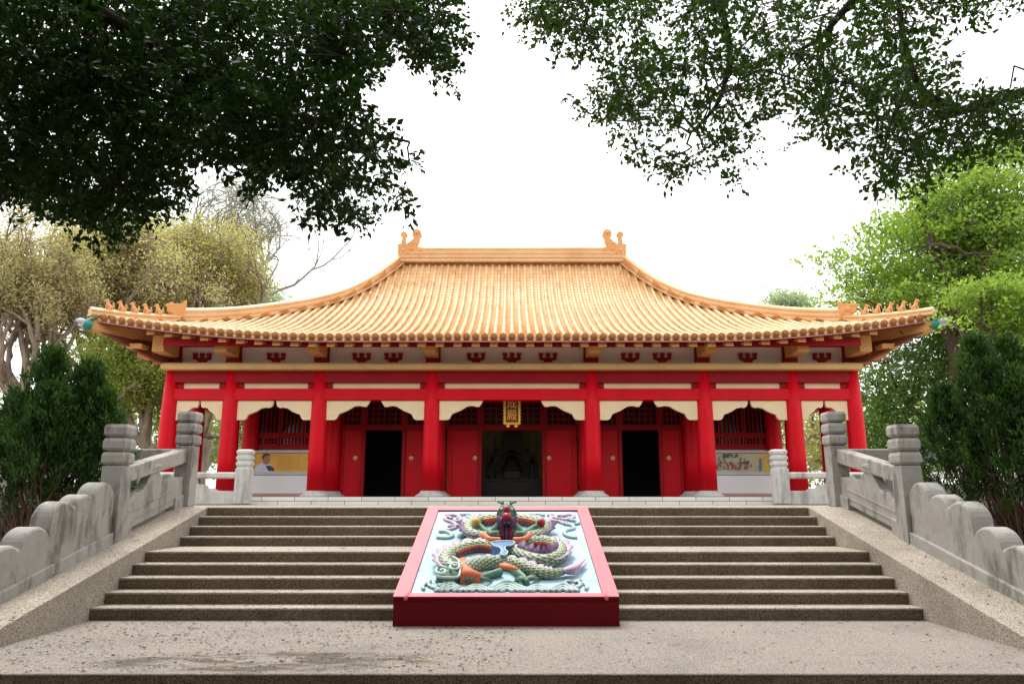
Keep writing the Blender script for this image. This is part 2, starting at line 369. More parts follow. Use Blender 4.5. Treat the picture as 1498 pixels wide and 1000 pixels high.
def stair_balustrade(sg, label):
    x0, x1 = 5.74, 6.04; cx = 5.89
    t = thing('stair_balustrade', (sg*cx, 10.9, .7), label, 'balustrade', 'carved stair balustrades')
    def X(a, b): return sorted((sg*a, sg*b))
    for (cx_, cy, ztop) in ((5.84, 13.60, 3.03), (5.885, 11.31, 2.59)):
        mb = MB(); newel(mb, sg*cx_, cy, zc(cy)-.05, ztop, .30); mb.build('newel_post', M['stone'], t)
    # sloping hand rail between the two posts
    a, b_ = X(5.78, 6.0)
    mb = MB(); mb.prism([(11.45, 1.71), (13.46, 2.09), (13.46, 2.34), (11.45, 1.95)], a, b_, 'x'); mb.build('handrail', M['stone'], t, bevel=.025)
    # lower solid panel with a scrolled top edge
    def zl(y): return zc(y)+.07
    top = [(11.45, .48), (11.66, .52), (11.78, .60), (11.92, .56), (12.06, .58), (12.16, .68), (12.26, .78), (12.31, .95), (12.43, .95), (12.48, .80), (12.6, .70), (12.72, .60), (12.86, .57), (12.98, .63), (13.1, .55), (13.25, .52), (13.46, .50)]
    poly = [(13.46, zl(13.46)), (11.45, zl(11.45))]+[(y, zc(y)+h) for y, h in top]
    a, b_ = X(5.81, 5.97); mb = MB(); mb.prism(poly, a, b_, 'x'); mb.build('carved_panel', M['stone'], t, bevel=.02)
    mb = MB()
    for (ya, yb, zz) in ((11.46, 11.70, .23), (13.14, 13.45, .2)):
        mb = MB(); a, b_ = X(5.77, 6.01); mb.prism([(ya, zc(ya)-.02), (yb, zc(yb)-.02), (yb, zc(yb)+zz), (ya, zc(ya)+zz)], a, b_, 'x')
        mb.build('panel_foot', M['stone'], t, bevel=.012)
    # raised mouldings on the panel
    mb = MB()
    for off in (.19, .33):
        a, b_ = X(5.797, 5.812); mb.prism([(11.6, zc(11.6)+off), (13.2, zc(13.2)+off), (13.2, zc(13.2)+off+.022), (11.6, zc(11.6)+off+.022)], a, b_, 'x')
    mb.build('moulding', M['stone'], t)
    mb = MB(); a, b_ = X(5.76, 6.02)       # vase shaped support under the rail
    mb.prism([(12.28, zc(12.3)+.93), (12.46, zc(12.3)+.93), (12.52, 1.99), (12.21, 1.93)], a, b_, 'x'); mb.build('rail_support', M['stone'], t, bevel=.02)
    # wave-shaped end stone: six rounded lobes stepping down
    lobes = [(10.90, 1.71, .24), (10.44, 1.54, .23), (9.97, 1.45, .25), (9.45, 1.15, .27), (8.95, .96, .25), (8.42, .76, .25), (7.96, .54, .2)]
    n_ = 130; ys = [11.15-(11.15-7.74)*i/n_ for i in range(n_+1)]
    def env(y):
        z = zc(y)+.14
        for yc, zt, r in lobes:
            q = 1-((y-yc)/(r*1.12))**2
            if q > 0: z = max(z, zt-r*1.25+r*1.25*q**.42)
            if y >= yc: z = max(z, zt-.15) if y-yc < .5 else z
        return z
    a, b_ = X(5.80, 6.08); c = .035; vs = []
    for y in ys:
        z = env(y); zb = zc(y)+.05; vs += [(a, y, zb), (a, y, z-c), (a+c*.35, y, z-c*.35), (a+c, y, z), (b_-c, y, z), (b_-c*.35, y, z-c*.35), (b_, y, z-c), (b_, y, zb)]
    fs = [(i*8+j, i*8+j+1, i*8+9+j, i*8+8+j) for i in range(n_) for j in range(7)]+[tuple(range(8)), tuple(range(n_*8+7, n_*8-1, -1))]
    mb = MB(); mb.add(vs, fs); mb.build('wave_stone', M['stone'], t)
    mb = MB(); a, b_ = X(5.75, 6.1); mb.prism([(11.15, zc(11.15)-.03), (7.6, zc(7.6)-.03), (7.6, zc(7.6)+.12), (11.15, zc(11.15)+.17)], a, b_, 'x'); mb.build('curb', M['stone'], t, bevel=.012)
    return t
stair_balustrade(-1, 'weathered pale stone balustrade with wave-shaped end on the left ramp of the stairs')
stair_balustrade(1, 'weathered pale stone balustrade with wave-shaped end on the right ramp of the stairs')
def platform_balustrade(sg, label):
    t = thing('platform_balustrade', (sg*6.1, 13.7, 1.33), label, 'balustrade', 'platform edge balustrades')
    xs = [8.3, 10.6, 12.9]
    prev = 6.05
    for x in xs:
        mb = MB(); newel(mb, sg*x, 13.72, 1.3, 2.55, .28); mb.build('post', M['stone'], t)
        a, b_ = sorted((sg*prev, sg*(x-.14)))
        mb = MB(); mb.box(a, b_, 13.61, 13.83, 2.10, 2.35, .02); mb.build('handrail', M['stone'], t)
        mb = MB(); mid = (a+b_)/2; w2 = (b_-a)/2
        prof = [(a, 1.34), (b_, 1.34), (b_, 1.72), (mid+w2*.55, 1.74), (mid+w2*.4, 1.82), (mid+w2*.25, 1.78), (mid+.12, 1.86), (mid+.08, 2.1), (mid-.08, 2.1), (mid-.12, 1.86), (mid-w2*.25, 1.78), (mid-w2*.4, 1.82), (mid-w2*.55, 1.74), (a, 1.72)]
        mb.prism(prof, 13.64, 13.80, 'y'); mb.build('carved_panel', M['stone'], t, bevel=.015)
        prev = x+.14
platform_balustrade(-1, 'shaded stone balustrade along the platform edge behind the left conifer')
platform_balustrade(1, 'stone balustrade along the platform edge behind the right conifer')
def podium_balustrade(sg, label):
    t = thing('podium_balustrade', (sg*5.9, 16.9, 1.33), label, 'balustrade', 'low podium balustrades')
    xs = [5.93, 8.2, 10.5, 12.8]
    for k, x in enumerate(xs):
        mb = MB(); w_ = .165; zt = 2.545
        mb.box(sg*x-w_, sg*x+w_, 16.76, 17.07, 1.33, zt-.40, .035)
        for q in range(3):
            z = zt-.385+q*.13; mb.box(sg*x-w_*.86, sg*x+w_*.86, 16.79, 17.04, z-.02, z+.02); mb.box(sg*x-w_, sg*x+w_, 16.76, 17.07, z, z+.118, .035)
        mb.build('post', M['stone2'], t)
        if k == 0: continue
        a, b_ = sorted((sg*(xs[k-1]+w_), sg*(x-w_)))
        mb = MB(); mb.box(a, b_, 16.82, 17.0, 1.90, 2.04, .03); mb.build('handrail', M['stone2'], t)
        mid = (a+b_)/2; w2 = (b_-a)/2
        prof = [(a, 1.34), (b_, 1.34), (b_, 1.62)]+[(mid+w2*f, z) for f, z in ((.62, 1.63), (.5, 1.69), (.38, 1.69), (.28, 1.77), (.14, 1.78), (.12, 1.905), (-.12, 1.905), (-.14, 1.78), (-.28, 1.77), (-.38, 1.69), (-.5, 1.69), (-.62, 1.63))]+[(a, 1.62)]
        mb = MB(); mb.prism(prof, 16.85, 16.97, 'y'); mb.build('carved_panel', M['stone2'], t, bevel=.012)
podium_balustrade(-1, 'low pale stone balustrade in front of the left end bays of the temple')
podium_balustrade(1, 'low pale stone balustrade in front of the right end bays of the temple')

for o_ in bpy.data.objects:
    if o_.parent is None and o_.name.startswith('stone_staircase'): o_.location.x -= .07
    if o_.parent is None and o_.name.startswith('stair_balustrade'): o_.location.x += (.025 if o_.location.x < 0 else -.035)
# ================================================================ TEMPLE
PZ = 1.51                                    # podium floor
T = thing('temple_hall', (0, 20, PZ), 'red single-storey Chinese temple hall with an orange tiled hip roof above the stairs', 'temple')
WX, WY0, WY1 = 7.5, 21.7, 30.3               # walls
mb = MB(); mb.box(-10.9, 10.9, 17.0, 35.0, 1.31, PZ, .006); mb.build('podium', M['blocks'], T)
COLX = [-9.12, -7.5, -5.13, -2.13, 2.13, 5.13, 7.5, 9.12]
# column, built once at the origin
def column_mb(r0, r1, h):
    m_ = MB(); m_.smooth = True
    m_.lathe([(r0, .145), (r0*.99, h*.3), (r0*.93, h*.65), (r1, h)], n=28); return m_
col0 = column_mb(.232, .172, 3.45).build('column', M['red'], T, local=True, smooth=True, loc=(COLX[0], 0, 0))
bs = MB(); bs.lathe([(.40, .0), (.40, .02), (.37, .04), (.31, .075), (.27, .11), (.262, .147), (.1, .149)], n=28); bs.build('column_base', M['stone2'], col0, local=True, smooth=True)
for x in COLX[1:]: copy_tree(col0, T, (x, 0, 0))
for sx in (-9.12, 9.12):
    for y in (1.75, 4.6, 7.6, 10.3): copy_tree(col0, T, (sx, y, 0))
# wall columns
for x in (-7.5, -5.13, -2.13, 2.13, 5.13, 7.5): copy_tree(col0, T, (x, WY0-20-.05, 0))
for s_ in (-1, 1):
    c_ = copy_tree(col0, T, (s_*7.5, 10.3, 0))
# beams between columns, bay by bay
def bays():
    for a, b in zip(COLX[:-1], COLX[1:]): yield a, b
for a, b in bays():
    m_ = MB(); m_.box(a+.1, b-.1, 19.86, 20.14, 4.02, 4.325, .012); m_.build('lower_beam', M['red'], T)
    m_ = MB(); m_.box(a+.1, b-.1, 19.84, 20.16, 4.485, 4.86, .012); m_.build('upper_beam', M['darkred'], T)  # upper beam takes the darker red, shade under the eave put into colour
    m_ = MB(); m_.box(a+.33, b-.33, 19.97, 20.06, 4.327, 4.483); m_.build('frieze_strip', M['cream'], T)
    for x0, x1 in ((a+.12, a+.328), (b-.328, b-.12)): m_ = MB(); m_.box(x0, x1, 19.94, 20.08, 4.327, 4.483); m_.build('frieze_block', M['darkred'], T)
# side beams of the open gallery
for s_ in (-1, 1):
    x = s_*9.12
    m_ = MB(); m_.box(x-.14, x+.14, 20.1, 33, 4.02, 4.325); m_.build('lower_beam', M['red'], T)
    m_ = MB(); m_.box(x-.16, x+.16, 20.1, 33, 4.485, 4.86); m_.build('upper_beam', M['darkred'], T)
    m_ = MB(); m_.box(x-.05, x+.05, 20.1, 33, 4.325, 4.485); m_.build('frieze_strip', M['cream'], T)
# cream spandrels: one carved bracket board each side of each bay
def spandrel_poly(x, d, full):
    """board from a column at x reaching by full towards d"""
    z1 = 4.015
    if full > 1.16: L = 1.16; pr = [(0, z1), (L, z1), (L-.05, z1-.10), (L-.10, z1-.165), (L-.16, z1-.17), (L-.30, z1-.145), (L-.42, z1-.16), (L-.6, z1-.27), (L-.82, z1-.36), (L-.85, z1-.42), (L-.89, z1-.49), (L-.95, z1-.52), (0, z1-.52)]
    else:
        L = full; k = L/1.16; pr = [(0, z1), (L, z1), (L-.01, z1-.10), (L-.05*k, z1-.165), (L-.14*k, z1-.20), (L-.22*k, z1-.185), (L-.38*k, z1-.21), (L-.55*k, z1-.30), (L-.8*k, z1-.38), (L-.84*k, z1-.46), (L-.87*k, z1-.50), (L-.93*k, z1-.52), (0, z1-.52)]
    return [(x+d*a, z) for a, z in pr]
for a, b in bays():
    wd = b-a-.40
    for x, d in ((a+.2, 1), (b-.2, -1)):
        half = wd/2
        L = 1.16 if wd > 2.4 else half-.02
        if 1.7 < wd < 2.4: L = half-.035
        p = spandrel_poly(x, d, L if wd > 2.4 else L)
        if wd > 2.4: p = spandrel_poly(x, d, 1.17)
        m_ = MB(); m_.prism(p, 19.93, 20.03, 'y'); m_.build('spandrel', M['cream'], T, bevel=.008)
# cornice band and attic
m_ = MB(); m_.box(-9.27, 9.27, 19.56, 20.3, 4.80, 4.945, .01); m_.box(-9.25, 9.25, 19.62, 20.3, 4.947, 4.985, .01); m_.build('cornice', M['cornice'], T)
for s_ in (-1, 1):
    m_ = MB(); a, b = sorted((s_*8.75, s_*9.27)); m_.box(a, b, 20.302, 33.5, 4.80, 4.97, .01); m_.build('cornice', M['cornice'], T)
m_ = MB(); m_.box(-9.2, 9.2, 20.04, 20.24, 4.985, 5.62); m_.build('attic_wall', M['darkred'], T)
for s_ in (-1, 1):
    m_ = MB(); a, b = sorted((s_*9.0, s_*9.2)); m_.box(a, b, 20.242, 33.4, 4.97, 5.62); m_.build('attic_wall', M['darkred'], T)
for a, b in bays():
    m_ = MB(); m_.box(a+.20, b-.20, 20.0, 20.038, 5.02, 5.56); m_.build('attic_panel', M['white'], T)
m_ = MB(); m_.box(-8.9, 8.9, 18.80, 18.86, 5.275, 5.47); m_.build('eave_purlin', M['darkred'], T)
m_ = MB(); m_.box(-9.0, 9.0, 19.975, 19.998, 5.47, 5.56); m_.build('attic_rail', M['darkred'], T)
# attic posts with protruding ochre beam ends
for i, x in enumerate(COLX):
    m_ = MB(); m_.box(x-.19, x+.19, 19.90, 20.1, 4.987, 5.56, .01); m_.build('attic_post', M['darkred'], T)
    m_ = MB(); m_.box(x-.16, x+.16, 19.0, 19.9, 5.16, 5.60, .015); m_.build('beam_end', M['ochre'], T)
# dark red three pronged brackets on the attic panels
def bracket_mb():
    m_ = MB()
    m_.box(-.11, .11, -.03, .02, 0, .045)
    m_.prism([(-.13, .045), (.13, .045), (.24, .085), (.24, .12), (-.24, .12), (-.24, .085)], -.04, .02, 'y')
    for x in (-.19, 0, .19): m_.prism([(x-.04, .121), (x+.04, .121), (x+.04, .17), (x+.06, .185), (x+.06, .25), (x-.06, .25), (x-.06, .185), (x-.04, .17)], -.045, .02, 'y')
    return m_
br0 = None
bxs = [-.97, 0, .97]+[s_*x for s_ in (-1, 1) for x in (3.2, 4.06, 6.37, 8.37)]
for x in bxs:
    if br0 is None: br0 = bracket_mb().build('bracket', M['darkred'], T, local=True, loc=(x, -.02, 5.055-PZ), bevel=.006)
    else: copy_tree(br0, T, (x, -.02, 5.055-PZ))
# ---- walls: end bays with windows, middle bays with doors
def lattice(mb, x0, x1, y, z0, z1, nx, nz, w_=.025, d=.05):
    for i in range(1, nx):
        x = x0+(x1-x0)*i/nx; mb.box(x-w_/2, x+w_/2, y, y+d, z0, z1)
    for j in range(1, nz):
        z = z0+(z1-z0)*j/nz; mb.box(x0, x1, y+.004, y+d-.004, z-w_/2, z+w_/2)
DT, TZ0, TZ1, WT = 3.38, 3.49, 4.22, 5.35
def frame_piece(*b, name='door_frame', mat='darkred'):
    m_ = MB(); m_.box(*b, .008); return m_.build(name, M[mat], T)
m_ = MB(); m_.box(-7.4, 7.4, WY0+.02, WY0+.2, 4.30, WT+.3); m_.build('upper_wall', M['darkred'], T)
def window_with_lattice(name, x0, x1, z0, z1, nx, nz):
    f = MB(); b_ = .045
    f.box(x0, x0+b_, WY0-.02, WY0+.1, z0, z1); f.box(x1-b_, x1, WY0-.02, WY0+.1, z0, z1); f.box(x0+b_, x1-b_, WY0-.02, WY0+.1, z0, z0+b_); f.box(x0+b_, x1-b_, WY0-.02, WY0+.1, z1-b_, z1)
    fo = f.build(name, M['darkred'], T)
    l = MB(); lattice(l, x0+b_, x1-b_, WY0+.01, z0+b_, z1-b_, nx, nz); l.build('lattice', M['darkred'], fo)
    g = MB(); g.box(x0+b_, x1-b_, WY0+.075, WY0+.085, z0+b_, z1-b_); g.build('pane', M['glass'], fo)
    return fo
def door_leaf(x0, x1, hx):
    m_ = MB(); m_.box(x0, x1, WY0+.02, WY0+.08, PZ, DT, .006)
    d = m_.build('door_leaf', M['door'], T)
    e = MB(); k = (x0 if hx > (x0+x1)/2 else x1-.04)
    gx = x0+.16*(x1-x0) if hx > (x0+x1)/2 else x1-.16*(x1-x0)
    e.box(gx-.012, gx+.012, WY0+.012, WY0+.02, PZ, DT); e.build('door_batten', M['darkred'], d)
    h = MB(); h.smooth = True; h.lathe([(.005, 0), (.062, 0), (.066, .012), (.045, .025), (.03, .028), (.028, .05), (.005, .055)], n=20)
    h.xf(Matrix.Translation((hx, WY0+.02, 2.585)) @ Matrix.Rotation(PI/2, 4, 'X')); h.build('door_knob', M['brass'], d)
# centre bay
def door_bay(xc, half, op0, op1):
    L, R = xc-half, xc+half
    frame_piece(L, op0-.10, WY0, WY0+.12, DT+.001, TZ0); frame_piece(op1+.10, R, WY0, WY0+.12, DT+.001, TZ0); frame_piece(op0-.10, op1+.10, WY0-.02, WY0+.14, DT+.001, TZ0+.005)
    frame_piece(L, R, WY0-.01, WY0+.13, TZ1, 4.34)
    for x in (op0, op1):
        s_ = -1 if x == op0 else 1; a, b = sorted((x, x+s_*.10)); frame_piece(a, b, WY0-.03, WY0+.15, PZ, 3.38); frame_piece(a, b, WY0-.03, WY0+.15, TZ0+.006, TZ1-.001)
    return L, R
L, R = door_bay(0, 1.95, -.865, .865)
door_leaf(-1.86, -.967, -1.06); door_leaf(.967, 1.86, 1.06)
window_with_lattice('transom_window', -1.86, -.967, TZ0+.006, TZ1-.001, 5, 4)
window_with_lattice('transom_window', -.863, .863, TZ0+.007, TZ1-.001, 9, 4)
window_with_lattice('transom_window', .967, 1.86, TZ0+.006, TZ1-.001, 5, 4)
for s_ in (-1, 1):
    c = s_*3.68
    o0, o1 = c-.53, c+.53
    door_bay(c, 1.27, o0, o1)
    for d_ in (-1, 1):
        a, b = sorted((c+d_*.632, c+d_*1.22)); door_leaf(a, b, c+d_*.80)
        window_with_lattice('transom_window', a, b, TZ0+.006, TZ1-.001, 4, 4)
    window_with_lattice('transom_window', o0+.002, o1-.002, TZ0+.007, TZ1-.001, 6, 4)
    # end bay: wall with long window above a low wall
    a, b = sorted((s_*5.3, s_*7.35))
    m_ = MB(); m_.box(a, b, WY0+.03, WY0+.2, PZ, 2.83); m_.build('wall', M['white'], T)
    frame_piece(a, b, WY0-.02, WY0+.12, 2.832, 2.94, name='window_sill'); frame_piece(a, b, WY0-.01, WY0+.13, TZ1, 4.34); frame_piece(a, b, WY0-.01, WY0+.11, 3.19, 3.27, name='window_rail')
    n = 3; wd = (b-a)/n
    for k in range(n):
        window_with_lattice('window', a+k*wd+.012, a+(k+1)*wd-.012, 3.272, TZ1-.002, 5, 1)
        window_with_lattice('window', a+k*wd+.012, a+(k+1)*wd-.012, 2.942, 3.188, 6, 2)
# side and back walls, gallery ceiling, interior lining
for s_ in (-1, 1):
    a, b = sorted((s_*7.3, s_*7.48)); m_ = MB(); m_.box(a, b, WY0+.2, WY1, PZ, 5.4); m_.build('wall', M['darkred'], T)
m_ = MB(); m_.box(-7.3, 7.3, WY1-.15, WY1, PZ, 5.4); m_.build('wall', M['darkred'], T)
m_ = MB(); m_.box(-9.0, 9.0, 20.25, 33.2, 4.87, 4.93); m_.build('gallery_ceiling', M['darkred'], T)  # gallery shade put into the darker red
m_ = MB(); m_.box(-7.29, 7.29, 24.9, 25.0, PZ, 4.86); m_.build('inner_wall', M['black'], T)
# ---- roof
RX, RY, HD, HWX = 3.95, 26.0, 7.6, 6.52
PV = [(0, 9.72), (.125, 8.65), (.25, 7.84), (.375, 7.27), (.5, 6.80), (.625, 6.36), (.75, 5.98), (.875, 5.66), (1.0, 5.40), (1.05, 5.32)]
def Pz(v):
    xs = [p[0] for p in PV]; i = max(0, min(len(xs)-2, sum(1 for q in xs if q <= v)-1))
    def tan(k):
        k0, k1 = max(0, k-1), min(len(PV)-1, k+1); return (PV[k1][1]-PV[k0][1])/(PV[k1][0]-PV[k0][0])
    h = PV[i+1][0]-PV[i][0]; u = (v-PV[i][0])/h; y0, y1, m0, m1 = PV[i][1], PV[i+1][1], tan(i)*h, tan(i+1)*h
    return (2*u**3-3*u*u+1)*y0+(u**3-2*u*u+u)*m0+(-2*u**3+3*u*u)*y1+(u**3-u*u)*m1
def lift(v, q): return .52*max(0, v)**3*max(0, (abs(q)-.42)/.58)**2
def roof_pt(side, s, v, dz=0):
    """side 0 front,1 back: s = x ; side 2 left,3 right: s = y-RY"""
    if side < 2:
        q = min(1, abs(s)/(RX+HWX*v)); y = RY-HD*v if side == 0 else RY+HD*v
        return Vector((s, y, Pz(v)+lift(v, q)+dz))
    q = min(1, abs(s)/max(.01, HD*v)); x = RX+HWX*v
    return Vector((-x if side == 2 else x, RY+s, Pz(v)+lift(v, q)+dz))
roof = MB().box(-.02, .02, 25.98, 26.02, 9.0, 9.1)
ppan = MB(); ptube = MB(); ptube.smooth = True; soff = MB(); pfas = MB()
SPC = .2271
for side in range(4):
    ext = RX+HWX if side < 2 else HD
    n = int(2*ext/SPC); sp = 2*ext/n
    def v0(s):
        return max(0.0, (abs(s)-RX)/HWX) if side < 2 else abs(s)/HD
    # pan tiles with overlapping courses (a small step at each)
    ncourse = 52 if side == 0 else 16
    for k in range(n):
        a = -ext+k*sp; b = a+sp; va = min(v0(a), v0(b)) if a*b > 0 else v0((a+b)/2)
        mid = (a+b)/2; vs = []; fs = []
        c0 = int(va*ncourse)
        for j in range(c0, ncourse):
            u0, u1 = j/ncourse, (j+1)/ncourse
            for (u, dz) in ((u0, .0), (u1, .022)):
                vs += [roof_pt(side, a, u, dz+.015), roof_pt(side, mid, u, dz-.02), roof_pt(side, b, u, dz+.015)]
        rows = len(vs)//3
        fs = [(r*3+i, r*3+i+1, r*3+4+i, r*3+3+i) for r in range(rows-1) for i in (0, 1)]
        if rows > 1: ppan.add(vs, fs)
        # drip tile at the eave
        e0, e1, em = roof_pt(side, a, 1.0, .01), roof_pt(side, b, 1.0, .01), roof_pt(side, mid, 1.0, -.09)
        ppan.add([e0, em, e1, (e0+e1)/2+Vector((0, 0, .01))], [(0, 1, 2, 3)])
    # tube tiles
    for k in range(n+1):
        s_ = -ext+k*sp
        if k == 0: s_ += .02
        if k == n: s_ -= .02
        va = v0(s_)+.004
        if va > .985: continue
        m = max(3, int((1.0-va)*22)+1); pts = [roof_pt(side, s_, va+(1.003-va)*i/(m-1), .045) for i in range(m)]
        ptube.tube(pts, .060, n=8, up=(0, 0, 1))
        # round end tile
        e = pts[-1]; dr = (pts[-1]-pts[-2]).normalized()
        ptube.tube([e-dr*.02-Vector((0, 0, .012)), e+dr*.02-Vector((0, 0, .012))], [.090, .090], n=14)
        if va < .93:
            q = roof_pt(side, s_, .955, .115); ptube.ball(q, .022, 6)
    # soffit, eave board
    m = 56
    vs = []; fs = []
    for i in range(m+1):
        f = -1+2*i/m
        for v in (1.0, .9, .78):
            s_ = f*((RX+HWX*v) if side < 2 else HD*v); vs.append(roof_pt(side, s_, v-.004, -.14 if v == 1.0 else -.17))
    fs = [(i*3+j, i*3+j+1, i*3+4+j, i*3+3+j) for i in range(m) for j in (0, 1)]
    soff.add(vs, fs)
    vs = []; 
    for i in range(m+1):
        s_ = (-1+2*i/m)*ext
        for v, dz in ((.997, -.05), (.997, -.115), (.985, -.115), (.985, -.05)): vs.append(roof_pt(side, s_*((RX+HWX*v)/(RX+HWX) if side < 2 else v), v, dz))
    fs = [(i*4+j, i*4+(j+1) % 4, i*4+4+(j+1) % 4, i*4+4+j) for i in range(m) for j in range(4)]
    pfas.add(vs, fs)
R_ = ptube.build('roof', M['tile'], T, smooth=True)
ppan.build('pan_tiles', M['tilepan'], R_)
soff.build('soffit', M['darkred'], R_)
pfas.build('eave_board', mat_paint('faded_pink_board', (.55, .20, .17), .6, .08, .2), R_)
# rafters
RC = M['ochre']
def rafter(side, s_):
    m_ = MB(); w_ = .10
    pts = [roof_pt(side, s_, v, -.13) for v in (.983, .93, .87, .80, .76)]
    d = Vector((w_, 0, 0)) if side < 2 else Vector((0, w_, 0)); h = Vector((0, 0, -.11)); vs = []
    for p in pts: vs += [p-d, p+d, p+d+h, p-d+h]
    fs = [(i*4+j, i*4+(j+1) % 4, i*4+4+(j+1) % 4, i*4+4+j) for i in range(len(pts)-1) for j in range(4)]+[(0, 1, 2, 3), (19, 18, 17, 16)]
    m_.add(vs, fs); m_.build('rafter', RC, R_)
for k in range(-20, 21):
    rafter(0, k*.456)
for sd_ in (2, 3):
    for k in range(-12, 9): rafter(sd_, k*.456)
# hip beams at the corners with painted aquatic heads, stepped brackets under them
for sg in (-1, 1):
  for bk in (0, 1):
    m_ = MB(); w_ = .15; vs = []
    vv = (1.012, .97, .92, .86, .80, .76); d = Vector((sg*-HD, HWX if not bk else -HWX, 0)).normalized()*w_
    for v, hh in zip(vv, (.20, .34, .40, .44, .46, .48)):
        p = Vector((sg*(RX+HWX*v), RY-HD*v if not bk else RY+HD*v, Pz(v)+lift(v, 1)-.10)); vs += [p-d, p+d, p+d-Vector((0, 0, hh)), p-d-Vector((0, 0, hh))]
    m_.add(vs, [(i*4+j, i*4+(j+1) % 4, i*4+4+(j+1) % 4, i*4+4+j) for i in range(len(vv)-1) for j in range(4)]+[(0, 1, 2, 3), (23, 22, 21, 20)])
    m_.build('hip_beam', RC, R_)
    if bk: continue
    # dark boarded web between the hip beam and the cornice corner
    tipx = RX+HWX*.985; tipy = RY-HD*.985; q = MB(); T1 = Vector((sg*tipx, tipy, Pz(1)+lift(1, 1)-.36)); T2 = Vector((sg*9.36, 19.50, 4.99)); T3 = Vector((sg*9.2, 20.05, 5.0)); T4 = Vector((sg*9.2, 20.05, 5.66)); T5 = Vector((sg*9.9, 19.15, 5.5))
    e_ = Vector((sg*.06, .06, 0)); pl5 = [T1, T2, T3, T4, T5]
    q.add([p-e_ for p in pl5]+[p+e_ for p in pl5], [(0, 1, 2, 3, 4), (9, 8, 7, 6, 5)]+[(i, (i+1) % 5, 5+(i+1) % 5, 5+i) for i in range(5)]); q.build('corner_web', mat_paint('brown_eave_paint', (.22, .06, .03), .6, .15, .3, (.1, .03, .02), 12, .3, .15), R_)
    for (x, y, z, wx, wy, hz, mt) in ((9.72, 19.25, 5.24, .2, .3, .13, 'ochre'), (9.62, 19.6, 5.08, .22, .2, .12, 'ochre'), (9.45, 20.9, 5.12, .40, .14, .2, 'ochre'), (9.45, 22.3, 5.12, .40, .14, .2, 'ochre'), (9.5, 23.8, 5.12, .40, .14, .2, 'ochre')):
        q = MB(); q.box(sg*x-wx/1, sg*x+wx/1, y-wy, y+wy, z, z+hz, .012); q.build('corner_bracket', M[mt], R_)
# ridges
def sweep(mb, pts, prof, updir=Vector((0, 0, 1))):
    """profile (a across, b up) swept along pts; stays upright"""
    n = len(prof); vs = []
    for i, p in enumerate(pts):
        t = pts[min(i+1, len(pts)-1)]-pts[max(i-1, 0)]; side = Vector((t.y, -t.x, 0)).normalized()
        for a, b in prof: vs.append(p+side*a+Vector((0, 0, b)))
    fs = [(i*n+j, i*n+(j+1) % n, (i+1)*n+(j+1) % n, (i+1)*n+j) for i in range(len(pts)-1) for j in range(n)]
    fs += [tuple(range(n)), tuple(range(len(vs)-1, len(vs)-1-n, -1))]
    mb.add(vs, fs)
def band_prof(w_, h, nb):
    L = [(-w_, 0)]; 
    for k in range(nb):
        z0 = h*k/nb; z1 = h*(k+1)/nb; ww = w_*(1-.18*k)
        L += [(-ww, z0+.01), (-ww*1.12, z0+.02), (-ww*1.12, z1-.05), (-ww*.8, z1-.02)]
    L.append((-.03, h+.02))
    return L+[(-a, b) for a, b in reversed(L)]
m_ = MB(); sweep(m_, [Vector((x, RY, 9.72)) for x in (-4.02, 0, 4.02)], band_prof(.24, .62, 4)); m_.build('main_ridge', M['ridge'], R_)
for sg in (-1, 1):
    for bk in (0, 1):
        def hp(v, dz=0): return Vector((sg*(RX+HWX*v), RY-HD*v if not bk else RY+HD*v, Pz(v)+lift(v, 1)+dz))
        m_ = MB(); sweep(m_, [hp(.0+.785*i/22, .02) for i in range(23)], band_prof(.17, .40, 3)); sweep(m_, [hp(.78+.235*i/12, .02) for i in range(13)], band_prof(.13, .21, 2))
        m_.build('hip_ridge', M['ridge'], R_)
# chiwen ornaments at the ridge ends
def chiwen(sg):
    m_ = MB()
    def P(pl): return [(sg*(-x), z) for x, z in pl]
    y0, y1 = 25.84, 26.16
    m_.prism(P([(-4.10, 9.98), (-3.45, 10.02), (-3.43, 10.12), (-3.28, 10.17), (-3.34, 10.3), (-3.46, 10.36), (-3.42, 10.42), (-4.12, 10.44)]), y0, y1, 'y')
    m_.prism(P([(-3.80, 10.441), (-3.42, 10.421), (-3.36, 10.55), (-3.34, 10.72), (-3.28, 10.8), (-3.31, 10.94), (-3.42, 11.0), (-3.55, 10.98), (-3.62, 10.88), (-3.60, 10.76), (-3.54, 10.74), (-3.55, 10.66), (-3.66, 10.55)]), y0+.02, y1-.02, 'y')
    m_.prism(P([(-4.02, 10.441), (-3.82, 10.441), (-3.86, 10.62), (-3.84, 10.74), (-3.79, 10.8), (-3.83, 10.88), (-3.93, 10.93), (-4.02, 10.88), (-4.04, 10.78), (-3.98, 10.74), (-3.98, 10.6)]), y0+.05, y1-.05, 'y')
    for (x, z, r) in ((-3.62, 10.24, .07), (-3.9, 10.18, .09), (-3.45, 10.86, .06), (-3.75, 10.1, .05)): m_.ball((sg*-x, y0, z), (r, .04, r), 10)
    m_.build('ridge_ornament', M['figur'], R_, bevel=.02)
chiwen(-1); chiwen(1)
def remesh(o, vox, smooth=True):
    r = o.modifiers.new('blend', 'REMESH'); r.mode = 'VOXEL'; r.voxel_size = vox; r.use_smooth_shade = smooth
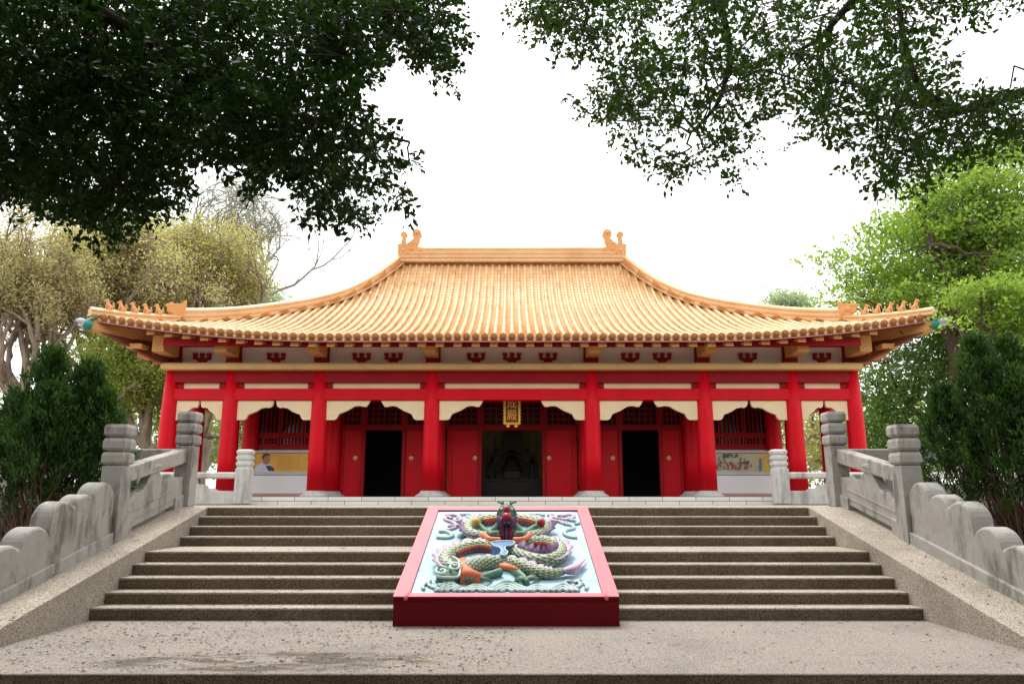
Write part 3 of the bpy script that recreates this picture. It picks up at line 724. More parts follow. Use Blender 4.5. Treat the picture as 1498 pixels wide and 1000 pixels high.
# dragon head and five seated beasts on each front hip
def hip_dragon():
    m_ = MB()   # faces +x (outwards)
    m_.prism([(-.30, 0), (.02, 0), (.10, .12), (.22, .16), (.30, .24), (.25, .30), (.32, .36), (.33, .44), (.24, .47), (.17, .54), (.08, .47), (-.02, .50), (-.10, .48), (-.20, .55), (-.31, .68), (-.33, .5), (-.30, .3)], -.10, .10, 'y')
    m_.ball((.14, -.1, .41), (.05, .03, .04)); m_.ball((.02, -.1, .28), (.1, .05, .1)); m_.ball((.14, .1, .41), (.05, .03, .04)); m_.ball((-.18, -.09, .2), (.1, .04, .14)); m_.ball((.3, 0, .42), (.06, .07, .04))
    return m_
def beast():
    m_ = MB()   # small seated lion facing +x
    m_.ball((-.05, 0, .09), (.085, .06, .09)); m_.tube([(-.05, 0, .1), (.02, 0, .2), (.03, 0, .28)], [.07, .06, .045], 10)
    m_.ball((.05, 0, .31), (.06, .05, .05)); m_.ball((.10, 0, .295), (.04, .032, .028))
    for y in (-.03, .03):
        m_.tube([(.03, y, .2), (.065, y, .1), (.07, y, 0)], [.028, .022, .022], 8); m_.ball((.085, y, .015), (.035, .02, .02), 8)
        m_.ball((-.03, y*1.5, .05), (.06, .03, .06), 8); m_.tube([(.03, y, .34), (.02, y*1.2, .39)], [.018, .006], 6)
    m_.tube([(-.11, 0, .06), (-.15, 0, .14), (-.13, 0, .22), (-.15, 0, .27)], [.025, .03, .028, .01], 8)
    return m_
d0 = None; b0 = None
for sg in (-1, 1):
    for (v, kind) in [(.80, 'd')]+[(.847+.0315*k, 'b') for k in range(5)]:
        p = Vector((sg*(RX+HWX*v), RY-HD*v, Pz(v)+lift(v, 1)+(.17 if kind == 'd' else .215)))-Vector((0, 20, PZ))
        rz = math.radians(-30) if sg > 0 else math.radians(180+25)
        if kind == 'd':
            if d0 is None: d0 = hip_dragon().build('hip_dragon', M['figur'], R_, local=True); remesh(d0, .012); o = d0
            else: o = copy_tree(d0, R_)
        else:
            if b0 is None: b0 = beast().build('roof_beast', M['figur'], R_, local=True); remesh(b0, .009); o = b0
            else: o = copy_tree(b0, R_)
        o.location = p; o.rotation_euler.z = rz
        s_ = .82 if kind == 'b' else .78; o.scale = (s_, s_, s_)
# painted aquatic heads on the corner beam tips
M['teal'] = mat_paint('teal_paint', (.02, .22, .17), .5, .15, .3, (.01, .12, .1), 20, .3); M['fishwhite'] = mat_paint('pale_blue_white_paint', (.45, .50, .52), .5, .12, .3, (.2, .25, .3), 20, .3)
for sg in (-1, 1):
    p = Vector((sg*(RX+HWX*1.012), RY-HD*1.012, Pz(1.0)+lift(1, 1)-.22)); dr = Vector((sg*HWX, -HD, 0)).normalized()
    q = Matrix.Translation(p) @ Matrix.Rotation(math.atan2(dr.y, dr.x), 4, 'Z') @ Matrix.Scale(.76, 4)
    m_ = MB(); m_.tube([(-.04, 0, 0), (.10, 0, .01), (.2, 0, .03)], [.17, .18, .13], 12); m_.ball((.02, 0, .12), (.12, .12, .06)); m_.xf(q); o = m_.build('corner_head', M['teal'], R_); remesh(o, .012)
    m_ = MB(); m_.tube([(.16, 0, .06), (.3, 0, .10), (.42, 0, .10)], [.12, .10, .05], 10); m_.tube([(.16, 0, -.03), (.3, 0, -.06), (.36, 0, -.03)], [.08, .05, .02], 10)
    m_.tube([(.1, .07, .15), (.0, .1, .24), (-.1, .12, .26)], [.03, .025, .01], 8); m_.tube([(.1, -.07, .15), (.0, -.1, .24), (-.1, -.12, .26)], [.03, .025, .01], 8); m_.ball((.2, .09, .12), .04, 8); m_.ball((.2, -.09, .12), .04, 8)
    m_.xf(q); o = m_.build('corner_snout', M['fishwhite'], R_); remesh(o, .012)
# small round lamp housing at the left end of the attic
m_ = MB(); m_.smooth = True; m_.ball((-8.93, 19.72, 5.09), .055, 14); m_.tube([(-8.93, 19.72, 5.02), (-8.93, 19.72, 4.985)], .02, 8); m_.build('camera_dome', M['black'], T)
# ---- name plaque hanging over the middle door
GOLD = mat_paint('gilt', (.85, .52, .06), .4, .1, .2, (.3, .12, .02), 40, .4); PLQ = mat_paint('plaque_red', (.20, .012, .02), .5, .08)
tp = math.radians(10)
sign = thing('name_plaque', (0, 20.42, 3.43), 'upright dark red plaque with gilt frame and two visible gold characters over the middle door', 'sign')
sign.rotation_euler.x = tp; sign.scale.x = .9
m_ = MB(); m_.box(-.19, .19, 0, .04, .05, 1.12); m_.build('board', PLQ, sign, local=True)
fr = MB()
for x0, x1, z0, z1 in ((-.245, -.19, -.01, 1.17), (.19, .245, -.01, 1.17), (-.19, .19, -.01, .05), (-.19, .19, 1.12, 1.17)): fr.box(x0, x1, -.02, .05, z0, z1, .01)
for k in range(14):
    for x in (-.235, .235): fr.ball((x, -.02, .03+k*.085), (.035, .02, .03), 6)
for k in range(6): fr.ball((-.19+k*.076, -.02, .015), (.03, .02, .035), 6)
fr.ball((-.12, 0, -.05), (.06, .02, .04), 8); fr.ball((.12, 0, -.05), (.06, .02, .04), 8)
fr.build('frame', GOLD, sign, local=True)
for ch, z in (('\u5927', .78), ('\u6210', .46), ('\u6bbf', .14)):
    cu = bpy.data.curves.new('character', 'FONT'); cu.body = ch; cu.size = .31; cu.extrude = .004; cu.offset = .0; cu.align_x = 'CENTER'
    tmp = bpy.data.objects.new('character', cu); COL.objects.link(tmp)
    bpy.context.view_layer.update(); dg = bpy.context.evaluated_depsgraph_get(); me = bpy.data.meshes.new_from_object(tmp.evaluated_get(dg)); COL.objects.unlink(tmp); bpy.data.objects.remove(tmp)
    me.materials.clear(); me.materials.append(GOLD)
    o = bpy.data.objects.new('character', me); COL.objects.link(o); o.parent = sign; o.rotation_euler = (PI/2, 0, 0); o.location = (0, -.012, z)
# ---- display boards in the end bays (poster in a metal frame over a white box)
def display(sg, label):
    t = thing('display_board', (sg*6.4, 21.45, PZ), label, 'display board')
    a, b = sorted((sg*7.27, sg*5.45)); y = 21.35
    m_ = MB(); m_.box(a, b, y+.05, y+.30, 1.60, 2.10, .005); m_.build('cabinet', M['panelwhite'], t)
    m_ = MB(); m_.box(a-.02, b+.02, y, y+.32, PZ, 1.60, .005); m_.build('plinth', M['pinkbase'], t)
    m_ = MB()
    for q in ((a-.06, b+.06, 2.72, 2.775), (a-.06, b+.06, 2.105, 2.19), (a-.06, a-.0, 2.191, 2.719), (b, b+.06, 2.191, 2.719)): m_.box(q[0], q[1], y+.02, y+.34, q[2], q[3], .004)
    m_.build('frame', M['steel'], t)
    m_ = MB(); m_.box(a+.001, b-.001, y+.07, y+.09, 2.192, 2.718); return t, m_, a, b, y+.07
def flat(col, name='print_ink', r=.6): return mat_paint(name, col, r, .12, 0, bstr=.02)
t, m_, a, b, y = display(-1, 'display board with orange poster of a man in a white shirt')
m_.build('poster', flat((.78, .42, .08), 'orange_poster'), t)
H = b-a; z0 = 2.192
def pf(x, z): return (a+x*H, z0+z*.526)
po = MB()
for k in range(17):
    for j in range(16):
        x = .36+k*.021; z = .14+j*.046
        if random.random() < .88: po.box(a+x*H, a+(x+.011)*H, y-.004, y-.001, z0+z*.526, z0+(z+.022)*.526)
po.build('writing', flat((.50, .24, .05)), t)
po = MB(); po.prism([pf(*q) for q in ((.02, .0), (.03, .22), (.09, .42), (.14, .48), (.2, .42), (.26, .4), (.3, .2), (.33, .04), (.33, 0))], y-.007, y-.001, 'y'); po.build('shirt', flat((.62, .66, .78)), t)
po = MB(); po.prism([pf(*q) for q in ((.15, .44), (.14, .62), (.15, .8), (.19, .86), (.24, .8), (.25, .6), (.23, .44), (.2, .36))], y-.011, y-.008, 'y'); po.build('face', flat((.42, .20, .12)), t)
po = MB(); po.prism([pf(*q) for q in ((.13, .66), (.12, .82), (.15, .95), (.2, .98), (.24, .93), (.25, .84), (.2, .86), (.16, .8), (.15, .68))], y-.015, y-.012, 'y'); po.prism([pf(*q) for q in ((.19, .3), (.25, .34), (.32, .2), (.33, .05), (.24, .04))], y-.015, y-.012, 'y'); po.build('hair', flat((.08, .05, .05)), t)
po = MB()
for k in range(26):
    x = .84+random.random()*.15; z = .1+random.random()*.85; r = .014+random.random()*.02; po.prism([(a+x*H+r*math.cos(q)*1.4, z0+z*.526+r*math.sin(q)) for q in (0, 1, 2, 3.2, 4.1, 5.2)], y-.006-k*.0004, y-.002, 'y')
po.build('leaves', flat((.10, .10, .05)), t)
t, m_, a, b, y = display(1, 'display board with pale green poster of small painted figures and a tree')
H = b-a
m_.build('poster', flat((.52, .50, .32), 'pale_green_poster'), t)
po = MB(); po.box(a+.79*H, b-.004, y-.004, y-.001, z0, z0+.52); po.build('yellow_panel', flat((.62, .46, .16)), t)
cols = {'figure_red': (.38, .07, .05), 'figure_brown': (.30, .16, .08), 'figure_grey': (.40, .45, .44)}
for nm, c in cols.items():
    po = MB()
    for k in range(42):
        x = .03+random.random()*.68; z = .08+abs(random.gauss(0, .25)); h = .04+random.random()*.1; w_ = .012+random.random()*.02
        z = min(z, .62); xx = a+x*H; zz = z0+z*.526
        po.prism([(xx-w_, zz), (xx+w_, zz), (xx+w_*.6, zz+h*.7), (xx, zz+h), (xx-w_*.7, zz+h*.6)], y-.006-k*.0004, y-.002, 'y')
    po.build(nm, flat(c), t)
for (x0, x1, z1, q) in ((.26, .5, .92, 30), (.52, .68, .55, 16)):
    po = MB()
    for k in range(q):
        x = x0+random.random()*(x1-x0); z = z1-random.random()*.16; r = .014+random.random()*.015
        po.prism([(a+x*H+r*math.cos(g)*1.3, z0+z*.526+r*math.sin(g)) for g in (0, 1, 2, 3.2, 4.1, 5.2)], y-.02-k*.0004, y-.016, 'y')
    po.build('tree_print', flat((.08, .12, .08)), t)
po = MB(); po.prism([(a+x*H, z0+z*.526) for x, z in ((.82, .03), (.86, .03), (.87, .4), (.865, .72), (.83, .7), (.82, .3))], y-.009, y-.005, 'y'); po.build('blue_robe', flat((.12, .22, .42)), t)
po = MB(); po.prism([(a+x*H, z0+z*.526) for x, z in ((.89, .03), (.97, .03), (.96, .4), (.93, .72), (.9, .65), (.91, .3))], y-.009, y-.005, 'y'); po.build('yellow_robe', flat((.72, .50, .04)), t)
# ---- altar seen in the dark behind the middle door
al = thing('altar', (0, 24, PZ), 'dark altar shrine with pointed canopy inside the middle doorway', 'altar')
WD = mat_paint('dark_lacquer', (.035, .025, .02), .35, .2); WD2 = mat_paint('brown_wood', (.10, .06, .035), .5, .2)
m_ = MB(); m_.box(-1.6, 1.6, 23.3, 23.9, PZ, 1.98, .01); m_.box(-1.3, 1.3, 23.4, 24.3, 1.981, 2.05); m_.build('table', WD, al)
m_ = MB()
for s_ in (-1, 1): m_.box(s_*.62-.07, s_*.62+.07, 23.9, 24.1, 2.05, 2.75, .01)
m_.prism([(-.74, 2.5), (-.55, 2.85), (-.36, 3.05), (-.2, 3.4), (0, 3.75), (.2, 3.4), (.36, 3.05), (.55, 2.85), (.74, 2.5), (.4, 2.55), (.3, 2.8), (0, 2.98), (-.3, 2.8), (-.4, 2.55)], 23.9, 24.1, 'y'); m_.box(-.56, .56, 24.42, 24.46, 2.05, 3.0); m_.build('canopy', WD, al, bevel=.01)
m_ = MB(); m_.box(-.5, .5, 24.0, 24.3, 2.05, 2.2, .01); m_.box(-.25, .25, 23.6, 23.85, 2.06, 2.3, .02); m_.build('pedestal', WD2, al)
m_ = MB(); m_.smooth = True; m_.ball((0, 24.25, 2.38), (.34, .22, .2)); m_.tube([(0, 24.28, 2.35), (0, 24.3, 2.6), (0, 24.3, 2.78)], [.24, .22, .1], 14); m_.ball((0, 24.28, 2.88), (.10, .10, .13)); m_.ball((0, 24.3, 3.0), (.06, .06, .06)); o = m_.build('seated_figure', WD2, al)
remesh(o, .02)
for x in (-1.0, 1.0, -.75, .75):
    m_ = MB(); m_.lathe([(.06, 0), (.08, .02), (.03, .08), (.03, .3), (.08, .36), (.05, .5), (.02, .52)], (x, 23.6, 2.05), 12); m_.build('candlestick', WD, al, smooth=True)
cu = MB(); vs = []; n = 90
for i in range(n+1):
    x = -2.3+4.6*i/n; yy = 24.55+.05*math.sin(i*1.3)+.02*math.sin(i*3.1); vs += [(x, yy, PZ+.02), (x, yy, 4.6)]
cu.add(vs, [(2*i, 2*i+2, 2*i+3, 2*i+1) for i in range(n)])
tag(cu.build('curtain', mat_paint('olive_yellow_cloth', (.36, .31, .15), .8, .1, 0), smooth=True), 'olive yellow curtain hanging behind the altar in the middle doorway', 'curtain')
# ================================================================ DRAGON SLAB
TH = math.atan2(1.0, 3.68); CB, SB = math.cos(TH), math.sin(TH)
O0 = Vector((-.07, 9.42, .344)); DB = Vector((0, CB, SB)); DH = Vector((0, -SB, CB))
slab = thing('dragon_slab', (0, 9.42, 0), 'sloping dragon relief slab with pink and red frame in the middle of the stairs', 'relief slab')
def SP_(a, b, h): return O0+Vector((a, 0, 0))+DB*b+DH*h
def zq(zx, zy, h=0.0):
    """point of the relief at height h above the panel"""
    px, py = 620+zx/6.2417, 730+zy/6.2417
    dx = (px-749)/F; u = (500-py)/F; d = Vector((dx, CP-SP*u, SP+CP*u)); c = Vector((0, 0, EYE))
    p0 = O0+DH*(h-.03); t = (p0-c).dot(DH)/d.dot(DH); return c+d*t
PINK = mat_paint('glare_pink_frame_paint', (.60, .13, .155), .55, .05, .2, (.6, .15, .15), 16, .2, .35); FRED = mat_paint('shaded_red_frame_paint', (.115, .002, .005), .6, .1, .1, (.06, .003, .006), 16, .2, .12)  # same frame paint twice: top lightened for glare, body darkened for shade
SKYB = mat_paint('pale_blue_panel', (.36, .52, .60), .6, .10, .6, (.16, .22, .24), 20, .4, .3)
L_ = 3.68/CB
def slabbox(a0, a1, b0, b1, h0, h1, mb):
    vs = [SP_(a, b, h) for h in (h0, h1) for b in (b0, b1) for a in (a0, a1)]
    mb.add(vs, [(0, 2, 3, 1), (4, 5, 7, 6), (0, 1, 5, 4), (2, 6, 7, 3), (0, 4, 6, 2), (1, 3, 7, 5)])
m_ = MB()
# body under the frame (sides and front, red darkened for shade)
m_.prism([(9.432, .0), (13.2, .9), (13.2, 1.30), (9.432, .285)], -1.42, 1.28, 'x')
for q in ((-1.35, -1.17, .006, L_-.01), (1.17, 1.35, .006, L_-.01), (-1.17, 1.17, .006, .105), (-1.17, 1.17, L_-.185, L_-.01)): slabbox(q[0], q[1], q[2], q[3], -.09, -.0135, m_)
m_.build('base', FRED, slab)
m_ = MB()
slabbox(-1.355, -1.165, 0, L_, -.012, 0, m_); slabbox(1.165, 1.355, 0, L_, -.012, 0, m_); slabbox(-1.165, 1.165, 0, .11, -.012, 0, m_); slabbox(-1.165, 1.165, L_-.19, L_, -.012, 0, m_)
m_.build('frame', PINK, slab, bevel=.004)
m_ = MB(); slabbox(-1.165, 1.165, .11, L_-.19, -.034, -.030, m_); m_.build('panel', SKYB, slab)
# dragon materials
def mat_scales():
    m, nt, b, o = newmat('green_scales')
    tc = nt.nodes.new('ShaderNodeTexCoord'); mp = nt.nodes.new('ShaderNodeMapping'); mp.inputs['Scale'].default_value = (12, 17, 1); nt.links.new(tc.outputs['UV'], mp.inputs[0])
    sp = nt.nodes.new('ShaderNodeSeparateXYZ'); nt.links.new(mp.outputs[0], sp.inputs[0])
    def mt(op, a, b_=None):
        n = N(nt, 'ShaderNodeMath', operation=op)
        for i, v in enumerate((a, b_)):
            if v is None: continue
            if isinstance(v, (int, float)): n.inputs[i].default_value = v
            else: nt.links.new(v, n.inputs[i])
        return n.outputs[0]
    row = mt('FLOOR', sp.outputs[1]); odd = mt('MULTIPLY', mt('MODULO', row, 2.0), .5)
    fx = mt('FRACT', mt('ADD', sp.outputs[0], odd)); fy = mt('FRACT', sp.outputs[1])
    dx = mt('ABSOLUTE', mt('SUBTRACT', fx, .5)); r = mt('ADD', mt('MULTIPLY', mt('MULTIPLY', dx, dx), 3.0), fy)
    c = ramp(nt, r, [(0, (.36, .45, .37)), (.36, (.20, .31, .23)), (.60, (.05, .12, .08)), (.85, (.008, .03, .02)), (.97, (.42, .40, .2))])
    nt.links.new(c, b.inputs['Base Color']); b.inputs['Roughness'].default_value = .45; bump(nt, b, r, .6, .012); return m
SCL = mat_scales()
P_ = lambda n, c, r=.5: mat_paint(n, c, r, .18, .6, tuple(x*.3+.02 for x in c), 45, .6, .3)
PUR, LIL, GRN, ORG, REDB, GOLDP, BLU, WHT, DKG = P_('purple_glaze', (.10, .035, .11)), P_('lilac_glaze', (.46, .34, .44)), P_('green_glaze', (.09, .19, .12)), P_('orange_glaze', (.58, .14, .06)), P_('crimson_glaze', (.33, .02, .035), .3), P_('yellow_glaze', (.70, .45, .08)), P_('blue_glaze', (.07, .17, .36)), P_('cloud_white_green', (.36, .48, .45)), P_('dark_green_glaze', (.03, .10, .06))
def smooth_path(pts, k=4):
    out = []
    for i in range(len(pts)-1):
        p0, p1, p2, p3 = pts[max(0, i-1)], pts[i], pts[i+1], pts[min(len(pts)-1, i+2)]
        for j in range(k):
            t = j/k; out.append(.5*((2*p1)+(p2-p0)*t+(2*p0-5*p1+4*p2-p3)*t*t+(3*p1-p0-3*p2+p3)*t**3))
    out.append(pts[-1]); return out
R0 = .098
dragon = None
# lower body: tail -> left loop -> middle -> right loop -> chest
spine = [(1270, 655), (1180, 675), (1060, 668), (930, 625), (800, 592), (660, 578), (540, 585), (430, 610), (330, 640), (230, 620), (190, 560), (240, 500), (340, 455), (480, 425), (620, 432), (760, 470), (900, 525), (1030, 560), (1150, 560), (1245, 510), (1240, 440), (1140, 400), (1020, 395), (900, 400)]
rr = [.05, .06, .075, .09, .10]+[R0]*16+[.10, .095, .09]
# UV flow
path = smooth_path([zq(x, y, .07) for x, y in spine]); rad = list(np.interp(np.linspace(0, len(rr)-1, len(path)), range(len(rr)), rr))
m_ = MB(); m_.tube(path, rad, 16, up=tuple(DH)); dragon = m_.build('dragon', SCL, slab, smooth=True)
arc = [(700, 330), (560, 345), (440, 320), (400, 265), (450, 215), (580, 185), (750, 175), (920, 185), (1060, 215), (1110, 265), (1060, 320), (930, 345), (820, 330)]
path2 = smooth_path([zq(x, y, .08) for x, y in arc]); m_ = MB(); m_.tube(path2, .086, 16, up=tuple(DH)); m_.build('coiled_body', SCL, dragon, smooth=True)
def fin(path, rad, side, mat, name, n0=0, n1=None, hgt=.09, sp=5, lay=.35):
    """scalloped dorsal fin on one side of the body"""
    n1 = n1 or len(path)-1; m = MB(); vs = []; k = 0
    pp = []
    for i in range(n0, n1):
        for s in (0, .5): pp.append((path[i].lerp(path[i+1], s), (path[i+1]-path[i]).normalized(), rad[i] if hasattr(rad, '__len__') else rad))
    for i, (p, t, r) in enumerate(pp):
        nrm = t.cross(DH).normalized()*side; up = DH
        d = (nrm*math.cos(lay)+up*math.sin(lay)); h = hgt*(.45+.55*abs(math.sin(i*PI/sp)))
        vs += [p+d*r*.8-up*.012, p+d*r*.8+up*.015, p+d*(r+h)]
    fs = [];
    for i in range(len(pp)-1):
        a = i*3; fs += [(a, a+3, a+5, a+2), (a+1, a+2, a+5, a+4)]
    m.add(vs, fs); m.build(name, mat, dragon, smooth=True)
fin(path, rad, 1, LIL, 'back_fin', 3, 30, .085); fin(path, rad, -1, LIL, 'back_fin', 32, 66, .10); fin(path, rad, -1, PUR, 'back_fin', 62, 80, .12, lay=1.15); fin(path, rad, 1, LIL, 'back_fin', 72, 92, .09)
fin(path2, .095, -1, PUR, 'back_fin', 0, 14, .10); fin(path2, .095, -1, LIL, 'back_fin', 14, 34, .07); fin(path2, .095, -1, PUR, 'back_fin', 34, 47, .10)
def belly(path, rad, side, n0, n1, nm='belly_band'):
    pts = []
    for i in range(n0, n1):
        t = (path[i+1]-path[i-1]).normalized(); nrm = t.cross(DH).normalized()*side; r = rad[i] if hasattr(rad, '__len__') else rad
        pts.append(path[i]+nrm*r*.80+DH*.0)
    m = MB(); m.tube(pts, .036, 8, up=tuple(DH)); m.build(nm, REDB, dragon, smooth=True)
    m = MB(); m.tube([p+DH*.045 for p in pts], .010, 6, up=tuple(DH)); m.build('gold_line', GOLDP, dragon, smooth=True)
belly(path, rad, 1, 44, 62); belly(path, rad, -1, 78, 90); belly(path2, .095, 1, 18, 24); belly(path2, .095, 1, 27, 33)
# tail fin
m_ = MB()
for (x, y, h) in ((1480, 540, .1), (1490, 590, .08), (1440, 640, .07), (1390, 680, .05), (1460, 560, .12)):
    p = smooth_path([zq(1250, 655, .07), zq((1250+x)/2, 655+(y-655)*.35, h), zq(x, y, .04)], 5); m_.tube(p, [.04, .045, .05, .055, .055, .055, .05, .045, .03, .02, .006], 8, up=tuple(DH), squash=.5)
m_.build('tail_fin', LIL, dragon, smooth=True)
# spiral leg joint at the left: green scroll and orange muscle
m_ = MB(); pl_ = [zq(*q, .10) for q in ((200, 560), (260, 520), (310, 560), (325, 620), (320, 690), (250, 700), (120, 700), (110, 660), (180, 640))]
c_ = zq(240, 640, .15); m_.add([c_]+pl_+[p-DH*.12 for p in pl_], [(0, i+1, (i+1) % 9+1) for i in range(9)]+[(i+1, i+10, (i+1) % 9+10, (i+1) % 9+1) for i in range(9)]); m_.build('scroll_fin', GRN, dragon)
m_ = MB()
for cx, cy, s0 in ((270, 610, 1), (165, 650, -1)):
    pts = [zq(cx+s0*(8+r*5.2)*math.cos(r*.7), cy-(6+r*3.2)*math.sin(r*.7), .17) for r in range(0, 11)]; m_.tube(smooth_path(pts, 3), .016, 8, up=tuple(DH))
pts = [zq(*q, .14) for q in ((120, 700), (200, 712), (310, 705), (330, 640), (318, 560), (262, 522))]; m_.tube(smooth_path(pts, 4), .016, 8)
m_.build('scroll_line', WHT, dragon, smooth=True)
m_ = MB(); pl_ = [zq(*q, .12) for q in ((300, 545), (370, 525), (400, 575), (450, 640), (530, 670), (510, 695), (400, 690), (330, 690), (325, 620))]
c_ = zq(380, 620, .19); n_ = len(pl_); m_.add([c_]+pl_+[p-DH*.13 for p in pl_], [(0, i+1, (i+1) % n_+1) for i in range(n_)]+[(i+1, i+n_+1, (i+1) % n_+n_+1, (i+1) % n_+1) for i in range(n_)]); m_.build('thigh', ORG, dragon, smooth=True)
m_ = MB(); m_.tube(smooth_path([zq(700, 590, .17), zq(760, 610, .18), zq(860, 635, .15)], 4), [.02, .04, .06, .07, .07, .06, .05, .04, .02], 10, up=tuple(DH), squash=.5); m_.build('thigh', ORG, dragon, smooth=True)
def leg(pts, r, claws, nm='leg', hh=.05):
    m = MB(); m.tube(smooth_path([zq(x, y, hh) for x, y in pts], 3), list(np.linspace(r, r*.55, (len(pts)-1)*3+1)), 10)
    e = zq(*pts[-1], hh)
    for cx, cy in claws: m.tube(smooth_path([e, e.lerp(zq(cx, cy, .05), .55)+DH*.02, zq(cx, cy, .0)], 3), [.028, .03, .03, .028, .022, .015, .004], 8)
    m.build(nm, GRN, dragon, smooth=True)
leg([(700, 660), (600, 690), (500, 715), (450, 725)], .055, [(340, 755), (345, 725), (420, 765), (630, 750), (380, 712)])
leg([(800, 620), (860, 670), (910, 710), (930, 735)], .06, [(820, 755), (830, 725), (960, 780), (1070, 730), (1040, 705)])
leg([(640, 330), (570, 290), (510, 240), (490, 215)], .055, [(430, 205), (440, 180), (520, 180), (528, 215)], 'arm', .14)
leg([(880, 330), (950, 290), (1010, 250), (1050, 225)], .055, [(1010, 210), (1030, 185), (1120, 180), (1130, 215)], 'arm', .14)
m_ = MB(); m_.ball(zq(476, 205, .22), .062, 14); m_.build('pearl', GOLDP, dragon, smooth=True)
m_ = MB(); m_.ball(zq(1070, 213, .22), .066, 14); m_.build('pearl', REDB, dragon, smooth=True)
# blue water spout under the jaw
m_ = MB(); pl_ = [zq(*q, .19) for q in ((620, 395), (680, 385), (800, 385), (830, 400), (790, 425), (745, 430), (740, 460), (765, 480), (740, 515), (700, 500), (715, 470), (690, 440), (640, 425))]
c_ = zq(725, 420, .21); n_ = len(pl_); m_.add([c_]+pl_+[p-DH*.16 for p in pl_], [(0, i+1, (i+1) % n_+1) for i in range(n_)]+[(i+1, i+n_+1, (i+1) % n_+n_+1, (i+1) % n_+1) for i in range(n_)]); m_.build('water_spout', BLU, dragon)
m_ = MB(); pts = [p+DH*.005 for p in pl_]+[pl_[0]]; m_.tube(smooth_path(pts, 3), .012, 6); m_.build('spout_edge', WHT, dragon, smooth=True)
# head: raised, facing down the stairs.  local frame: x right, y up-slope, z up
HC = zq(757, 300, .12)
HSC = .86
hd = bpy.data.objects.new('head', None); COL.objects.link(hd)
hz = MB(); hz.smooth = True
X0, Y0, Z0 = HC.x, HC.y+.02, HC.z
def H(x, y, z): return Vector((X0+x*HSC, Y0+y*HSC, Z0-.12+z*.88))
m_ = MB(); m_.tube(smooth_path([H(0, .28, -.05), H(0, .22, .15), H(0, .10, .32), H(0, .02, .42)], 4), list(np.linspace(.13, .10, 13)), 16); m_.build('neck', SCL, dragon, smooth=True)
bpy.data.objects.remove(hd)
m_ = MB(); m_.ball(H(0, .02, .47), (.135, .14, .12)); m_.ball(H(0, -.08, .41), (.11, .12, .09))
for s_ in (-1, 1): m_.ball(H(s_*.09, -.05, .50), (.05, .06, .045)); m_.ball(H(s_*.13, .04, .43), (.04, .05, .08))
head = m_.build('head', DKG, dragon); remesh(head, .012)
for s_ in (-1, 1):
    m_ = MB(); m_.tube(smooth_path([H(s_*.05, .04, .54), H(s_*.08, .08, .61), H(s_*.17, .10, .635)], 4), list(np.linspace(.028, .008, 9)), 8); m_.tube(smooth_path([H(s_*.08, .06, .60), H(s_*.05, .07, .655)], 3), [.018, .014, .010, .004], 8); m_.build('horn', DKG, dragon, smooth=True)
    m_ = MB(); m_.ball(H(s_*.085, -.10, .515), .026, 10); m_.build('eye', WHT, dragon, smooth=True)
    # green mane flowing down each side
    m_ = MB()
    for k in range(4):
        m_.tube(smooth_path([H(s_*(.12-.01*k), .04, .40-.03*k), H(s_*(.16+.02*k), -.02, .20), H(s_*(.22+.06*k), -.10-.05*k, .06)], 4), [.02, .03, .035, .038, .038, .035, .03, .02, .008], 8)
    m_.build('mane', GRN, dragon, smooth=True)
    m_ = MB(); m_.tube(smooth_path([zq(757+s_*60, 370, .16), zq(757+s_*150, 365, .17), zq(757+s_*210, 330, .16), zq(757+s_*260, 345, .1)], 4), [.04]*9+[.03, .025, .02, .01], 8); m_.build('shoulder_flame', ORG if s_ > 0 else ORG, dragon, smooth=True)
m_ = MB(); m_.ball(H(.0, -.15, .515), (.055, .05, .05), 14); m_.build('forehead_ball', REDB, dragon, smooth=True)
m_ = MB(); m_.ball(H(0, -.21, .40), (.075, .09, .06), 14); m_.build('nose', REDB, dragon, smooth=True)
m_ = MB(); m_.ball(H(0, -.12, .36), (.11, .12, .07)); 
for s_ in (-1, 1): m_.tube(smooth_path([H(s_*.07, -.20, .36), H(s_*.105, -.20, .28), H(s_*.085, -.20, .18)], 3), [.04, .045, .045, .04, .035, .025, .012], 8); m_.ball(H(s_*.13, -.06, .34), (.045, .06, .07))
o = m_.build('upper_lip', PUR, dragon); remesh(o, .011)
m_ = MB(); m_.box(X0-.075, X0+.075, Y0-.15, Y0-.07, Z0-.11, Z0+.18, .03); m_.build('mouth', P_('dark_mouth', (.03, .01, .04), .4), dragon)
m_ = MB(); m_.tube(smooth_path([H(-.075, -.17, .30), H(-.07, -.18, .1), H(-.05, -.18, -.01), H(.05, -.18, -.01), H(.07, -.18, .1), H(.075, -.17, .30)], 4), .017, 8); m_.build('lower_lip', REDB, dragon, smooth=True)
m_ = MB(); m_.ball(H(0, -.175, .10), (.035, .02, .12), 12); m_.ball(H(0, -.18, -.0), (.05, .03, .03), 12); m_.build('tongue', PUR, dragon, smooth=True)
m_ = MB()
for k in (-2, -1, 1, 2): m_.lathe([(.002, -.05), (.014, 0)], H(k*.028, -.215, .335), 8)
m_.build('teeth', WHT, dragon)
